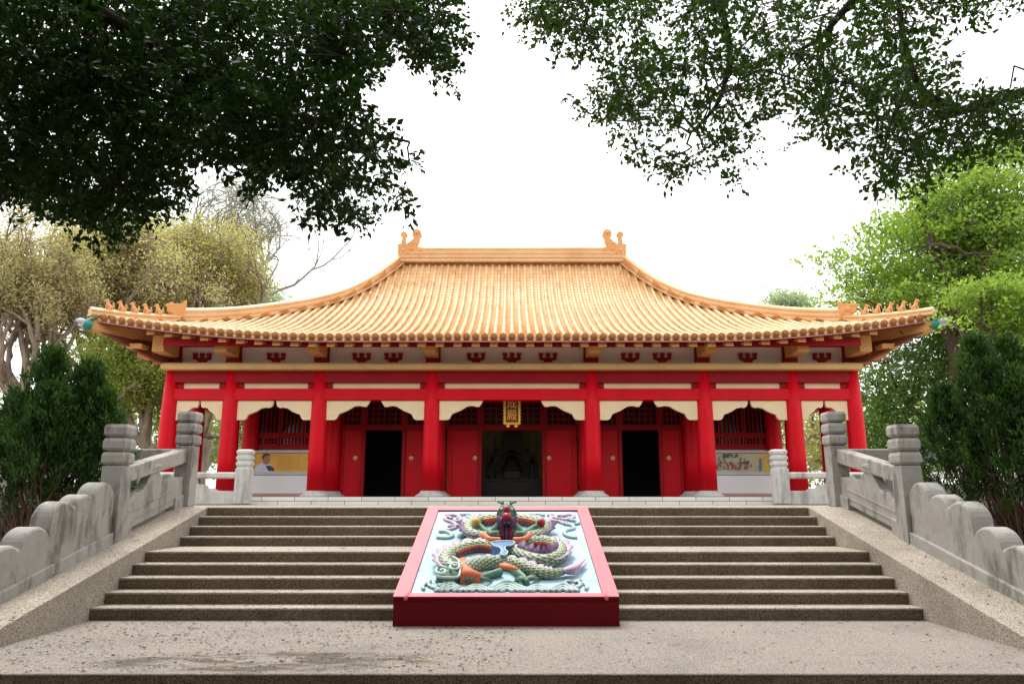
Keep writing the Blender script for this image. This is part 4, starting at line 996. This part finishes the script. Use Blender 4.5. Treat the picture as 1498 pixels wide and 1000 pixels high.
# clouds in the top corners and waves along the bottom
def scroll(name, pts, r, mat, h=.02):
    m = MB(); m.tube(smooth_path([zq(x, y, h) for x, y in pts], 4), r, 8, up=tuple(DH), squash=.8); return m.build(name, mat, slab, smooth=True)
LC = [[(120, 345), (180, 350), (240, 345), (260, 325), (230, 300), (180, 290), (140, 295)], [(140, 290), (200, 280), (250, 270), (300, 245), (270, 210), (220, 195), (190, 175), (220, 160), (260, 175)],
      [(200, 150), (260, 140), (310, 150), (340, 175), (310, 200), (270, 190)], [(300, 240), (350, 225), (400, 205), (380, 180), (340, 190)], [(330, 140), (400, 135), (470, 145), (500, 160), (450, 170), (390, 165)], [(480, 145), (560, 140), (600, 150)]]
for k, p in enumerate(LC):
    scroll('cloud', p, .030 if k else .034, LIL if k in (1, 2) else WHT)
RC_ = [[(1400, 348), (1330, 340), (1285, 315), (1290, 285), (1330, 275), (1370, 262), (1350, 235), (1290, 225)], [(1290, 225), (1250, 205), (1200, 195), (1150, 180), (1180, 165), (1230, 175)], [(1130, 145), (1200, 140), (1260, 150), (1330, 140), (1370, 150), (1350, 175), (1300, 185), (1250, 175)], [(1330, 190), (1390, 195), (1410, 215), (1380, 225)], [(960, 140), (1040, 135), (1100, 145)]]
for k, p in enumerate(RC_): scroll('cloud', p, .030, LIL if k in (1, 2) else WHT)
def wave(name, cx, hw, top, base, n, mat):
    for k in range(n):
        f = 1-k/n
        scroll(name, [(cx-hw*f*1.25, base), (cx-hw*f*.7, base-(base-top)*f*.45), (cx-hw*f*.25, base-(base-top)*f*.92), (cx, base-(base-top)*f), (cx+hw*f*.25, base-(base-top)*f*.92), (cx+hw*f*.7, base-(base-top)*f*.45), (cx+hw*f*1.25, base)], .026, mat)
wave('wave', 760, 190, 752, 836, 4, WHT); wave('wave', 480, 130, 782, 836, 3, WHT); wave('wave', 1040, 130, 782, 836, 3, WHT); wave('wave', 250, 120, 772, 836, 3, WHT); wave('wave', 1270, 120, 772, 836, 3, WHT)
for pts in ([(60, 740), (40, 770), (80, 800), (150, 815), (230, 822)], [(110, 745), (150, 735), (190, 755), (170, 780), (130, 775)], [(20, 760), (-10, 790), (0, 820)], [(210, 765), (250, 755), (280, 775), (260, 795)],
            [(1400, 745), (1430, 770), (1400, 800), (1330, 815), (1250, 822)], [(1350, 750), (1310, 745), (1290, 765), (1320, 785)], [(1460, 760), (1490, 790), (1480, 820)], [(1440, 735), (1400, 740), (1370, 760)]):
    scroll('wave', pts, .024, WHT)
for cx, cy, r_, sg_ in ((330, 165, 26, 1), (430, 150, 22, -1), (245, 235, 20, 1), (1190, 150, 24, -1), (1270, 205, 22, 1), (1350, 160, 20, -1), (560, 150, 20, 1), (1010, 150, 22, 1), (350, 330, 20, -1), (1190, 340, 20, 1), (160, 780, 22, 1), (1350, 785, 22, -1)):
    scroll('cloud', [(cx+sg_*r_*1.6*(1-k*.11)*math.cos(k*.8), cy+r_*.55*(1-k*.11)*math.sin(k*.8)) for k in range(9)], .022, LIL if (cx//10) % 3 == 0 else WHT)
# two small drain pipes at the lower corners
for s_ in (-1, 1):
    m_ = MB(); m_.tube([SP_(s_*1.19, .10, .0), SP_(s_*1.20, -.03, -.02)], .022, 10); m_.build('drain_spout', PINK, slab, smooth=True)

# ================================================================ TREES
def leaf_mesh(name, C, size, mat, parent=None, dirs=None, rnd=None, aspect=.5, fold=.25, sizev=.3):
    """many single-quad leaves; C (n,3) centres"""
    n = len(C); C = np.asarray(C, float)
    if dirs is None:
        d = rng.normal(size=(n, 3)); d[:, 2] -= .3
    else: d = np.asarray(dirs, float)+rng.normal(size=(n, 3))*.35
    d /= np.linalg.norm(d, axis=1)[:, None]
    q = rng.normal(size=(n, 3)); s = np.cross(d, q); s /= np.linalg.norm(s, axis=1)[:, None]; nn = np.cross(d, s)
    L = (size*(1+sizev*(rng.random(n)*2-1)))[:, None] if not hasattr(size, '__len__') else np.asarray(size)[:, None]
    if parent is not None: C = C-np.array(wpos(parent))
    V = np.empty((n, 4, 3)); V[:, 0] = C; V[:, 1] = C+d*L*.45+s*L*aspect*.5+nn*L*fold*.3; V[:, 2] = C+d*L; V[:, 3] = C+d*L*.45-s*L*aspect*.5+nn*L*fold*.3
    me = bpy.data.meshes.new(name); me.vertices.add(4*n); me.vertices.foreach_set('co', V.astype(np.float32).ravel())
    me.loops.add(4*n); me.loops.foreach_set('vertex_index', np.arange(4*n, dtype=np.int32)); me.polygons.add(n)
    me.polygons.foreach_set('loop_start', np.arange(0, 4*n, 4, dtype=np.int32)); me.update(calc_edges=True)
    a = me.attributes.new('rnd', 'FLOAT', 'FACE'); r = rng.random(n) if rnd is None else np.clip(rnd, 0, 1)
    a.data.foreach_set('value', np.asarray(r, np.float32)); me.materials.append(mat)
    o = bpy.data.objects.new(name, me); COL.objects.link(o)
    if parent is not None: o.parent = parent
    return o
def limbs_mesh(name, segs, mat, parent):
    """segs: list of (points, r0, r1)"""
    m = MB()
    for pts, r0, r1 in segs:
        n = len(pts); m.tube(pts, [r0+(r1-r0)*i/(n-1) for i in range(n)], 9 if r0 > .05 else (5 if r0 > .012 else 3), caps=False)
    return m.build(name, mat, parent, smooth=True)
def wob(a, b, n=6, amp=.08, sag=0):
    a, b = Vector(a), Vector(b); L = (b-a).length; out = []
    off = Vector((0, 0, 0))
    for i in range(n+1):
        t = i/n
        if 0 < i < n: off = off*.6+Vector((random.gauss(0, 1), random.gauss(0, 1), random.gauss(0, 1)))*L*amp*.5
        w_ = math.sin(PI*t)
        out.append(a.lerp(b, t)+off*w_+Vector((0, 0, sag*L*w_)))
    return out
def inpoly(px, py, poly):
    poly = np.array(poly, float); x, y = poly[:, 0], poly[:, 1]; x2, y2 = np.roll(x, -1), np.roll(y, -1)
    r = np.zeros(len(px), bool)
    for i in range(len(poly)):
        c = ((y[i] > py) != (y2[i] > py)) & (px < (x2[i]-x[i])*(py-y[i])/(y2[i]-y[i]+1e-9)+x[i]); r ^= c
    return r
M['fleaf'] = mat_leaf('dark_ficus_leaf', (.006, .016, .004), (.014, .038, .008), (.034, .085, .010), .30, .5, spec=.12)
M['fleaf2'] = mat_leaf('backlit_ficus_leaf', (.010, .026, .005), (.028, .066, .010), (.055, .115, .015), .34, .5, spec=.12)
M['fbark'] = mat_bark('ficus_bark', (.035, .028, .02), (.09, .075, .06))
def overhang(name, base, label, polys, nb, trunk_top, limbs, seed, twigs_per=24, leaves_per=12, spread=.27, leaf=.055, back=None, group=None, yr=(4.6, 7.6), gr=.0, lm='fleaf'):
    global rng; rng = np.random.default_rng(seed); random.seed(seed)
    t = thing(name, base, label, 'tree', group)
    B = Vector(base); segs = [(wob(B-Vector((0, 0, .1)), trunk_top, 7, .04), .34, .2)]
    limb_pts = []
    for lp, r0, r1 in limbs:
        p = smooth_path([Vector(q) for q in lp], 5); segs.append((p, r0, r1)); limb_pts += p
    LP = np.array(limb_pts)
    bx0, by0, bx1, by1 = min(p[0] for q in polys for p in q), min(p[1] for q in polys for p in q), max(p[0] for q in polys for p in q), max(p[1] for q in polys for p in q)
    Cc = []
    while len(Cc) < nb:
        x = random.uniform(bx0, bx1); y = random.uniform(by0, by1)
        if not any(inpoly(np.array([x]), np.array([y]), q)[0] for q in polys): continue
        Cc.append(at(x, y, random.uniform(*yr)))
    C = []; D = []; Rn = []
    for c in Cc:
        c = np.array(c); k = int(twigs_per*(.6+.8*random.random())); tw = c+rng.normal(size=(k, 3))*np.array([1, 1, .7])*spread
        px, py = proj(tw); ok = np.zeros(k, bool)
        for q in polys: ok |= inpoly(px+rng.normal(size=k)*7, py+rng.normal(size=k)*7, q)
        tw = tw[ok]
        if len(tw) == 0: continue
        j = np.argmin(((LP-c)**2).sum(1)); r_ = random.random()
        # stem from the limb to the clump, thinner twigs inside
        cc = Vector(tw.mean(0)); pp = wob(LP[j], cc, 6, .2, .03)
        if (cc-Vector(LP[j])).length < 1.1: segs.append((pp, .012, .006))
        for q in [q for q in tw[::2] if (Vector(q)-cc).length < .55]: segs.append((wob(cc, q, 2, .06), .004, .002))
        for q in tw:
            m = max(4, int(leaves_per*(.6+.8*rng.random()))); dd = q-np.array(cc); dd = dd/(np.linalg.norm(dd)+1e-6)
            st = q+dd*(rng.random((m, 1))-.5)*.16+rng.normal(size=(m, 3))*.022
            C.append(st); D.append(np.tile(dd*.8+np.array([0, 0, -.15]), (m, 1))+rng.normal(size=(m, 3))*.6); Rn.append(np.clip(.35*r_+.1+.5*rng.random(m)**2+gr, 0, 1))
    C = np.concatenate(C); D = np.concatenate(D); Rn = np.concatenate(Rn)
    leaf_mesh('crown', C, leaf, M[lm], t, D, Rn, .58)
    if back:  # unseen leaves added behind and over the camera to block sky light
        n, cx, cy, cz, sx, sy, sz = back
        cl = rng.normal(size=(n//40, 3))*np.array([sx, sy, sz])*.55+np.array([cx, cy, cz]); cl = cl[(cl[:, 1] < 2.2) & (cl[:, 2] > 1.6)]
        px, py = proj(cl)
        pts = np.repeat(cl, 40, 0)+rng.normal(size=(len(cl)*40, 3))*.45
        ov = np.stack([rng.uniform(cx-4.5, cx+4.5, n//60), rng.uniform(-2, 4.4, n//60), rng.uniform(4.4, 8, n//60)], 1); ov = np.repeat(ov, 20, 0)+rng.normal(size=(n//60*20, 3))*.4
        px, py = proj(ov); ov = ov[(py < -130) | (ov[:, 1] < -1)]
        pts = pts[(pts[:, 1] < -1.3) | (pts[:, 2] > 5.4) & (pts[:, 1] < -.3)]; pts = np.concatenate([pts, ov])
        leaf_mesh('crown', pts, .34, M['fleaf'], t, None, rng.random(len(pts))*.6, .6)
    limbs_mesh('trunk', segs, M['fbark'], t)
    return t
PL1 = [[(-350, -60), (688, -60), (672, 10), (690, 30), (699, 62), (676, 80), (668, 105), (681, 138), (660, 140), (640, 108), (606, 102), (596, 70), (572, 62), (566, 100), (545, 110), (535, 150), (562, 170), (566, 195), (600, 215), (612, 228), (638, 238), (626, 262), (632, 285), (604, 305), (590, 330), (560, 318), (540, 334), (505, 325), (492, 336), (470, 330), (452, 338), (432, 300), (440, 270), (405, 262), (380, 285), (362, 292), (340, 268), (352, 245), (318, 235), (290, 232), (262, 255), (283, 268), (270, 290), (275, 312), (235, 330), (205, 318), (186, 345), (160, 368), (128, 352), (104, 352), (96, 325), (62, 318), (48, 295), (10, 308), (-60, 290), (-350, 240)]]
overhang('ficus_tree', (-4.6, .6, -.2), 'large dark evergreen tree whose dense boughs hang over the upper left', PL1, 320, (-4.3, 1.2, 4.3),
         [([(-4.3, 1.2, 4.3), (-3.8, 3.0, 4.9), (-3.0, 5.0, 5.0), (-2.0, 6.2, 4.9), (-1.0, 6.8, 4.9)], .09, .012), ([(-4.3, 1.2, 4.3), (-4.6, 3.5, 4.6), (-4.6, 5.5, 4.4), (-4.0, 7.0, 4.6)], .09, .015), ([(-3.4, 4.2, 4.95), (-2.0, 5.0, 5.6), (-.5, 6.0, 5.9)], .06, .012)],
         5, 28, 14, .27, .056, (30000, -6.5, -4.5, 5.6, 8.0, 6.0, 4.5))
PR1 = [[(738, -60), (1780, -60), (1780, 2), (1500, 2), (1470, 8), (1452, 20), (1440, 42), (1418, 48), (1400, 22), (1372, 30), (1392, 70), (1400, 100), (1408, 115), (1388, 125), (1420, 130), (1450, 128), (1780, 130), (1780, 228), (1498, 222), (1452, 232), (1425, 238), (1400, 240), (1372, 250), (1358, 262), (1346, 282), (1330, 292), (1290, 285), (1266, 270), (1236, 258), (1238, 232), (1232, 218), (1218, 208), (1186, 215), (1168, 212), (1152, 188), (1170, 172), (1130, 165), (1112, 190), (1098, 215), (1085, 245), (1086, 268), (1060, 300), (1048, 284), (1010, 275), (990, 270), (962, 270), (944, 262), (938, 250), (908, 238), (914, 212), (900, 200), (870, 192), (852, 178), (838, 152), (850, 138), (880, 122), (892, 105), (872, 92), (840, 82), (820, 92), (808, 70), (792, 65), (770, 60), (752, 42)]]
tr = overhang('ficus_tree', (7.2, 1.6, -.2), 'dark evergreen tree with airy hanging boughs across the upper right', PR1, 212, (6.9, 2.0, 4.4),
         [([(6.9, 2.0, 4.4), (6.2, 4.2, 4.9), tuple(at(1420, 158, 6.4)), tuple(at(1395, 155, 6.4)), tuple(at(1350, 132, 6.4)), tuple(at(1325, 70, 6.2)), tuple(at(1310, -30, 6.0))], .055, .022),
          ([(6.9, 2.0, 4.4), (4.6, 4.4, 5.6), tuple(at(1320, -60, 5.8)), tuple(at(1240, 10, 6)), tuple(at(1200, 55, 6)), tuple(at(1160, 78, 6))], .07, .012),
          ([(6.9, 2.0, 4.4), (3.8, 4.2, 5.9), tuple(at(1062, -60, 5.8)), tuple(at(1056, 10, 5.9)), tuple(at(1068, 75, 6)), tuple(at(1050, 150, 6)), tuple(at(1010, 195, 6.1))], .055, .010),
          ([tuple(at(1062, -60, 5.8)), tuple(at(900, -40, 5.9)), tuple(at(800, 10, 6.1))], .04, .01), ([tuple(at(1330, 120, 6.4)), tuple(at(1300, 190, 6.5)), tuple(at(1290, 250, 6.6))], .025, .008)],
         9, 19, 11, .24, .051, (30000, 6.5, -4.5, 5.6, 8.0, 6.0, 4.5), gr=.10, lm='fleaf2')
# hanging aerial root
m_ = MB(); m_.tube(smooth_path([at(1281, 262, 6.5), at(1284, 300, 6.5), at(1287, 320, 6.5), at(1291, 335, 6.5)], 3), .004, 4); m_.build('aerial_root', M['fbark'], tr)

def crown_cloud(blobs, n, clump=30, cs=.3, flat=.6):
    """leaf centres in clumps spread through ellipsoids (cx,cy,cz,rx,ry,rz); returns points, shade per clump"""
    B = np.array(blobs, float); wgt = B[:, 3]*B[:, 4]*B[:, 5]; wgt /= wgt.sum(); k = max(1, n//clump)
    i = rng.choice(len(B), k, p=wgt); d = rng.normal(size=(k, 3)); d /= np.linalg.norm(d, axis=1)[:, None]; r = rng.random(k)**.45
    c = B[i, :3]+d*r[:, None]*B[i, 3:]; sh = rng.random(k)*.5
    p = np.repeat(c, clump, 0)+rng.normal(size=(k*clump, 3))*np.array([cs, cs, cs*flat])
    return p, np.clip(np.repeat(sh, clump)+.5*rng.random(k*clump), 0, 1), c
def bg_tree(name, base, label, trunk_h, r, blobs, n, leafsize, leafmat, barkmat, group=None, seed=1, clump=30, cs=.35, flat=.6, nl=14, twigs=0, lr=.35, aspect=.5, droop=0):
    global rng; rng = np.random.default_rng(seed); random.seed(seed)
    t = thing(name, base, label, 'tree', group); B = Vector(base); top = B+Vector((random.uniform(-.3, .3), 0, trunk_h))
    segs = [(wob(B-Vector((0, 0, .2)), top, 7, .05), r, r*.7)]
    p, rn, cl = crown_cloud(blobs, n, clump, cs, flat)
    idx = list(range(len(cl))); random.shuffle(idx); ends = []
    for k in range(min(nl, len(idx))):
        e = Vector(cl[idx[k]]); s = top if k < 5 or not ends else random.choice(ends[:6]); pp = wob(s, e, 7, .12, .05); segs.append((pp, r*(.55 if k < 5 else .3), r*.06)); ends.append(pp[3]); ends.append(pp[5])
    EN = np.array([list(e) for e in ends]) if ends else np.array([list(top)])
    for k in range(min(twigs, len(cl))):
        c = cl[idx[k]]; j = np.argmin(((EN-c)**2).sum(1)); mid = wob(EN[j], c, 5, .13); segs.append((mid, r*.085, r*.02))
        for _ in range(3): segs.append((wob(mid[random.randint(2, 5)], np.array(c)+rng.normal(size=3)*cs*2, 3, .15), r*.04, r*.012))
    limbs_mesh('trunk', segs, barkmat, t)
    d = rng.normal(size=(len(p), 3)); d[:, 2] -= droop
    leaf_mesh('crown', p, leafsize, leafmat, t, d, rn, aspect)
    return t
def grow_tree(name, base, label, trunk_h, r, blobs, leafsize, leafmat, barkmat, group=None, seed=1, depth=6, per=4, leaders=4, lean=0.0, shrink=.74, spreadang=.55, leafspread=.25, len0=None, minr=.008, tip=1.0):
    """branching tree whose limbs are steered towards crown ellipsoids; leaves sit on the outer twigs"""
    global rng; rng = np.random.default_rng(seed); random.seed(seed)
    t = thing(name, base, label, 'tree', group); B = Vector(base); segs = []; L = []
    top = B+Vector((lean, 0, trunk_h)); segs.append((wob(B-Vector((0, 0, .2)), top, 7, .07), r, r*.75))
    def target():
        b = random.choice(blobs); d = Vector((random.gauss(0, 1), random.gauss(0, 1), random.gauss(0, 1))).normalized()*random.random()**.4
        return Vector((b[0]+d.x*b[3], b[1]+d.y*b[4], b[2]+d.z*b[5]))
    def rec(p, d, ln, rr, dp, tg):
        n = 4; pts = [p]; dd = d.copy()
        for i in range(n):
            to = (tg-pts[-1]); to = to.normalized() if to.length > .5 else dd
            dd = (dd+to*.17+Vector((random.gauss(0, .22), random.gauss(0, .22), random.gauss(0, .18)+.03))).normalized(); pts.append(pts[-1]+dd*ln/n)
        segs.append((pts, max(minr, rr), max(minr*.7, rr*.62)))
        if dp <= 2:
            for q in pts[1:]:
                for _ in range(per): L.append((q.x+random.gauss(0, leafspread), q.y+random.gauss(0, leafspread), q.z+random.gauss(0, leafspread*.7)))
        if dp == 0: return
        for i in range(3 if random.random() < .55 else 2):
            s = pts[-1] if i == 0 else pts[random.choice((2, 3))]
            side = Vector((random.gauss(0, 1), random.gauss(0, 1), random.gauss(0, .7))); side = (side-dd*side.dot(dd)).normalized()
            nd = (dd+side*(spreadang*(.5 if i == 0 else 1.3))).normalized(); rec(s, nd, ln*shrink*random.uniform(.8, 1.15), rr*.62, dp-1, tg if (i == 0 and (tg-s).length > ln*1.2) else target())
    for b in (blobs*9)[:leaders]:
        tg = Vector((b[0], b[1], b[2])); d = (tg-top).normalized(); rec(top, d, len0 or (tg-top).length*.42, r*.55, depth, tg)
    limbs_mesh('trunk', segs, barkmat, t)
    L = np.array(L)[rng.random(len(L)) < tip]; d = rng.normal(size=(len(L), 3)); sh = np.clip(.5+.25*np.sin(L[:, 0]*2.1+L[:, 2]*1.7)+rng.normal(size=len(L))*.18, 0, 1)
    leaf_mesh('crown', L, leafsize, leafmat, t, d, sh, .5)
    print(name, len(segs), len(L)); return t
LB = mat_leaf('brown_olive_leaf', (.26, .21, .13), (.42, .36, .22), (.50, .50, .22), .5, .8)
LY = mat_leaf('olive_brown_leaf', (.20, .18, .07), (.36, .34, .13), (.46, .46, .18), .5, .6)
LYG = mat_leaf('yellow_green_leaf', (.10, .15, .035), (.24, .31, .07), (.40, .46, .11), .5, .6)
LG = mat_leaf('bright_green_leaf', (.06, .12, .02), (.16, .28, .04), (.31, .46, .08), .5, .5)
LM = mat_leaf('mid_green_leaf', (.035, .075, .016), (.07, .14, .03), (.14, .24, .05), .4, .5)
LH = mat_leaf('hazy_green_leaf', (.20, .30, .20), (.32, .42, .28), (.45, .52, .36), .4, .8)
BK = mat_bark('grey_brown_bark', (.12, .09, .065), (.34, .27, .21)); BK2 = mat_bark('dark_bark', (.05, .035, .03), (.14, .10, .08))
def bl(px, py, Y, rx, rz, ry=None):
    p = at(px, py, Y); s = Y/1050.; return (p.x, p.y, p.z, rx*s, ry or rx*s, rz*s)
# left group, brown and sparse
GL = 'sparse trees behind the left side of the temple'
gx = lambda px, Y: (at(px, 700, Y).x, Y, -.2)
grow_tree('rain_tree', gx(172, 33), 'sparse brownish tree with pale twigs directly behind the left roof corner', 5.5, .36, [bl(150, 330, 33, 80, 40), bl(90, 290, 33, 70, 30), bl(200, 290, 33, 50, 30), bl(70, 420, 33, 60, 50), bl(230, 420, 33, 70, 50), bl(120, 520, 33, 90, 40), bl(190, 480, 33, 60, 40)], .12, LB, BK, GL, 21, 6, 4, 8, leafspread=.28, len0=3.3)
grow_tree('rain_tree', gx(20, 28), 'brownish thin-leaved tree at the left edge with bare branches', 4.6, .30, [bl(20, 340, 28, 80, 60), bl(-50, 430, 28, 60, 80), bl(70, 470, 28, 60, 50), bl(30, 280, 28, 60, 40)], .12, LB, BK, GL, 22, 6, 3, 6, leafspread=.24, len0=2.9)
grow_tree('rain_tree', gx(290, 38), 'olive and yellow-green broad tree rising over the left roof slope', 6.8, .40, [bl(270, 345, 38, 70, 40), bl(325, 420, 38, 60, 35), bl(240, 300, 38, 60, 35), bl(375, 440, 38, 40, 18), bl(200, 400, 38, 60, 40), bl(300, 350, 38, 50, 25)], .13, LY, BK, GL, 23, 6, 4, 8, leafspread=.36, len0=3.1, shrink=.80)
grow_tree('rain_tree', gx(212, 30), 'yellow-green drooping tree seen under the left eave between conifer and temple', 3.5, .30, [bl(200, 590, 30, 90, 50), bl(230, 560, 30, 60, 40), bl(130, 560, 30, 70, 50), bl(280, 640, 30, 70, 50)], .12, LYG, BK, GL, 24, 6, 7, 5, leafspread=.28, len0=2.0)
grow_tree('bare_tree', gx(300, 52), 'tall almost leafless tree with fine upright twigs beyond the left roof slope', 13.5, .34, [bl(290, 265, 52, 20, 20), bl(330, 280, 52, 25, 25), bl(375, 340, 52, 30, 20), bl(400, 385, 52, 25, 20), bl(260, 300, 52, 20, 20), bl(410, 355, 52, 15, 15), bl(345, 320, 52, 20, 20)], .12, LH, mat_bark('pale_hazy_bark', (.22, .20, .18), (.36, .34, .31)), None, 25, 5, 1, 7, leafspread=.3, len0=4.2, minr=.016, shrink=.80, spreadang=.42)
bg_tree('distant_tree', gx(370, 60), 'hazy pale green tree low behind the left roof slope', 9, .3, [bl(360, 430, 60, 45, 40), bl(395, 445, 60, 25, 18)], 3500, .3, LH, BK, 'hazy trees far behind the roof', 26, 20, .6, .6, 6)
bg_tree('distant_tree', gx(1150, 70), 'hazy blue-green tree top low behind the right roof slope', 10, .3, [bl(1140, 442, 70, 28, 14), bl(1165, 448, 70, 30, 14)], 3500, .3, LH, BK, 'hazy trees far behind the roof', 27, 20, .6, .6, 6)
# right group, bright and layered
layers = [bl(1240, 375, 29, 60, 14), bl(1215, 432, 29, 45, 10), bl(1300, 340, 29, 60, 16), bl(1290, 400, 29, 75, 15), bl(1400, 290, 29, 90, 22), bl(1400, 350, 29, 110, 20), bl(1340, 440, 29, 100, 16), bl(1440, 400, 29, 90, 20), bl(1480, 310, 29, 70, 40), bl(1250, 440, 29, 60, 10), bl(1420, 460, 29, 110, 20), bl(1380, 320, 29.5, 90, 30), bl(1440, 370, 30, 80, 60), bl(1340, 410, 30, 90, 26), bl(1470, 450, 30, 70, 40), bl(1440, 250, 29.5, 90, 22), bl(1480, 220, 30, 60, 25), bl(1360, 280, 29.5, 60, 16)]
bg_tree('almond_tree', gx(1430, 29), 'bright green tree with tiered flat branches behind the right roof corner', 7.0, .34, layers, 38000, .19, LG, BK2, None, 31, 22, .36, .42, 26, 200, aspect=.55)
bg_tree('almond_tree', gx(1500, 24), 'mid-green leafy tree at the right edge above the right conifer', 3.6, .26, [bl(1480, 450, 24, 60, 50), bl(1440, 430, 24, 60, 18), bl(1385, 470, 18.0, 30, 8), bl(1500, 520, 24, 60, 50)], 9000, .15, LG, BK2, None, 32, 20, .26, .4, 14, 60)
bg_tree('broadleaf_tree', gx(1330, 31), 'darker green tree under the right eave behind the outermost red column', 3.0, .3, [bl(1310, 560, 31, 75, 50), bl(1290, 630, 31, 60, 50), bl(1380, 500, 31, 80, 50), bl(1440, 540, 31, 80, 60)], 17000, .18, LM, BK2, None, 33, 22, .35, .5, 14, 80)
bg_tree('broadleaf_tree', gx(1215, 36), 'pale thin tree seen through the right end gallery between red columns', 3.0, .2, [bl(1210, 620, 36, 60, 60), bl(1190, 660, 36, 50, 40)], 3500, .16, LY, BK, None, 34, 16, .35, .6, 12, 120)
# far wood closing the view at low level, both sides
rng = np.random.default_rng(40)
bl_ = []
for x in list(range(-150, 420, 42))+list(range(1080, 1660, 42)): bl_.append(bl(x, 640+rng.integers(-20, 20), 48+rng.integers(0, 10), 45, 55+rng.integers(0, 25)))
p, rn, _ = crown_cloud(bl_, 42000, 30, .55, .6)
tag(leaf_mesh('distant_woodland', p, .30, mat_leaf('woodland_leaf', (.06, .11, .035), (.15, .22, .07), (.30, .36, .14), .45, .7), None, None, rn, .55), kind='stuff')
# ---- conifers beside the stairs
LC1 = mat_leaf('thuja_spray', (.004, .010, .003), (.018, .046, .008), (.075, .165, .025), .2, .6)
def conifer(base, label, tips, R, H_, n, seed, zmin=.5):
    global rng; rng = np.random.default_rng(seed); random.seed(seed)
    t = thing('conifer', base, label, 'tree', 'conifers flanking the stairs'); B = np.array(base)
    segs = []; C = []; D = []; Rn = []; tot = sum(h for _, _, h, _ in tips)
    for (ox, oy, h, r) in tips:
        k = int(n/26*h/tot)
        f = rng.random(k)**.75; z = zmin+f*(h-zmin); prof = r*np.sin(np.clip((1-f)*1.0, 0, 1)*PI/2)**.8*np.where(f < .3, .75+.25*f/.3, 1.0)
        k_ = rng.random(k) < np.clip((z-zmin+.15)/1.1, .25, 1); z, prof, f = z[k_], prof[k_], f[k_]; k = len(z)
        a = rng.random(k)*2*PI; rad_ = prof*(rng.random(k)**.35)
        lump = 1+.13*np.sin(a*5+z*4+seed)+.1*np.sin(a*3-z*7)
        c = np.stack([B[0]+ox+np.cos(a)*rad_*lump, B[1]+oy+np.sin(a)*rad_*lump, B[2]+z], 1)
        out = np.stack([np.cos(a)*.55, np.sin(a)*.55, np.full(k, 1.0)], 1)
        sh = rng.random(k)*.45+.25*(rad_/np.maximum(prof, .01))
        m = 26; s_ = rng.random((k*m, 1)); oo = np.repeat(out, m, 0); cc = np.repeat(c, m, 0)+oo*(s_-.3)*.20+rng.normal(size=(k*m, 3))*.035
        C.append(cc); D.append(oo*1.2+rng.normal(size=(k*m, 3))*.3); Rn.append(np.repeat(sh, m)+.3*rng.random(k*m))
        for _ in range(int(10*h)):
            a_ = random.random()*2*PI; zz = random.uniform(.5, h*.8); rr_ = r*random.uniform(.35, .8)
            segs.append((wob((B[0]+ox*.2, B[1]+oy*.2, B[2]-.1+zz*.15), (B[0]+ox+math.cos(a_)*rr_, B[1]+oy+math.sin(a_)*rr_, B[2]+zz), 6, .06), .022, .006))
    limbs_mesh('trunk', segs, mat_bark('conifer_bark', (.10, .055, .04), (.22, .13, .09)), t)
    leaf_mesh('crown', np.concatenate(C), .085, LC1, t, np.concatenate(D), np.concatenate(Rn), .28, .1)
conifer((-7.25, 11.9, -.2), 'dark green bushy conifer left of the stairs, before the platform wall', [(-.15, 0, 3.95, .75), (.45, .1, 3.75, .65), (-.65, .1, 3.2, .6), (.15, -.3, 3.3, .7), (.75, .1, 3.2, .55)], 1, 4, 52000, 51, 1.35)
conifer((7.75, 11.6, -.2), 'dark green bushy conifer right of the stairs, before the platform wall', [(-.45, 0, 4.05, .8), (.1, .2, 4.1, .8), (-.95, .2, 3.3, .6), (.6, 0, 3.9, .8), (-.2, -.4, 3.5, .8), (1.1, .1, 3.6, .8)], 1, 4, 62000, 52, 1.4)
# low ivy on the soil left and right, fallen leaves on the granite
rng = np.random.default_rng(60)
n = 9000; x = np.concatenate([rng.uniform(-12, -6.3, n//2), rng.uniform(6.3, 12, n//2)]); y = rng.uniform(8.5, 13.5, n)
tag(leaf_mesh('ground_cover', np.stack([x, y, -.2+rng.random(n)*.14], 1), .08, LM, None, None, None, .7), kind='stuff')
LF = mat_leaf('fallen_leaf', (.015, .009, .006), (.035, .018, .010), (.50, .32, .05), 0, .8)
n = 3400; x = rng.uniform(-7.5, 7.5, n); x = np.where((rng.random(n) < .7) & (x > 0), -x, x); y = rng.uniform(7.05, 9.8, n); ok = (abs(x) < 5.2) | (y < 7.3); ok &= ~((abs(x) < 1.4) & (y > 9.35)); P1 = np.stack([x, y, np.full(n, .006)], 1)[ok]
n = 1100; i = rng.integers(0, 9, n); x = rng.uniform(-5.2, 5.2, n); x = np.where(rng.random(n) < .5, -abs(x), x); yy = np.array(front)[i]+rng.random(n)*np.where(i == 4, 1.0, .28); ok = abs(x) > 1.42; P2 = np.stack([x, yy, (i+1)*RZ+.006], 1)[ok & (i < 8)]
n = 240; x = rng.choice([-1, 1], n)*rng.uniform(5.3, 5.72, n); y = rng.uniform(7.8, 13.2, n); P3 = np.stack([x, y, np.array([zc(q) for q in y])+.008], 1)
P = np.concatenate([P1, P2, P3]); d = rng.normal(size=(len(P), 3)); d[:, 2] = 0
sz = .030+.036*rng.random(len(P))**3
V = leaf_mesh('fallen_leaves', P, sz, LF, None, None, rng.random(len(P))**2, .7)
me = V.data; co = np.empty(len(me.vertices)*3, np.float32); me.vertices.foreach_get('co', co); co = co.reshape(-1, 4, 3)
co[:, :, 2] = co[:, :1, 2]+(co[:, :, 2]-co[:, :1, 2])*.12+.003; me.vertices.foreach_set('co', co.ravel()); me.update(); tag(V, kind='stuff')
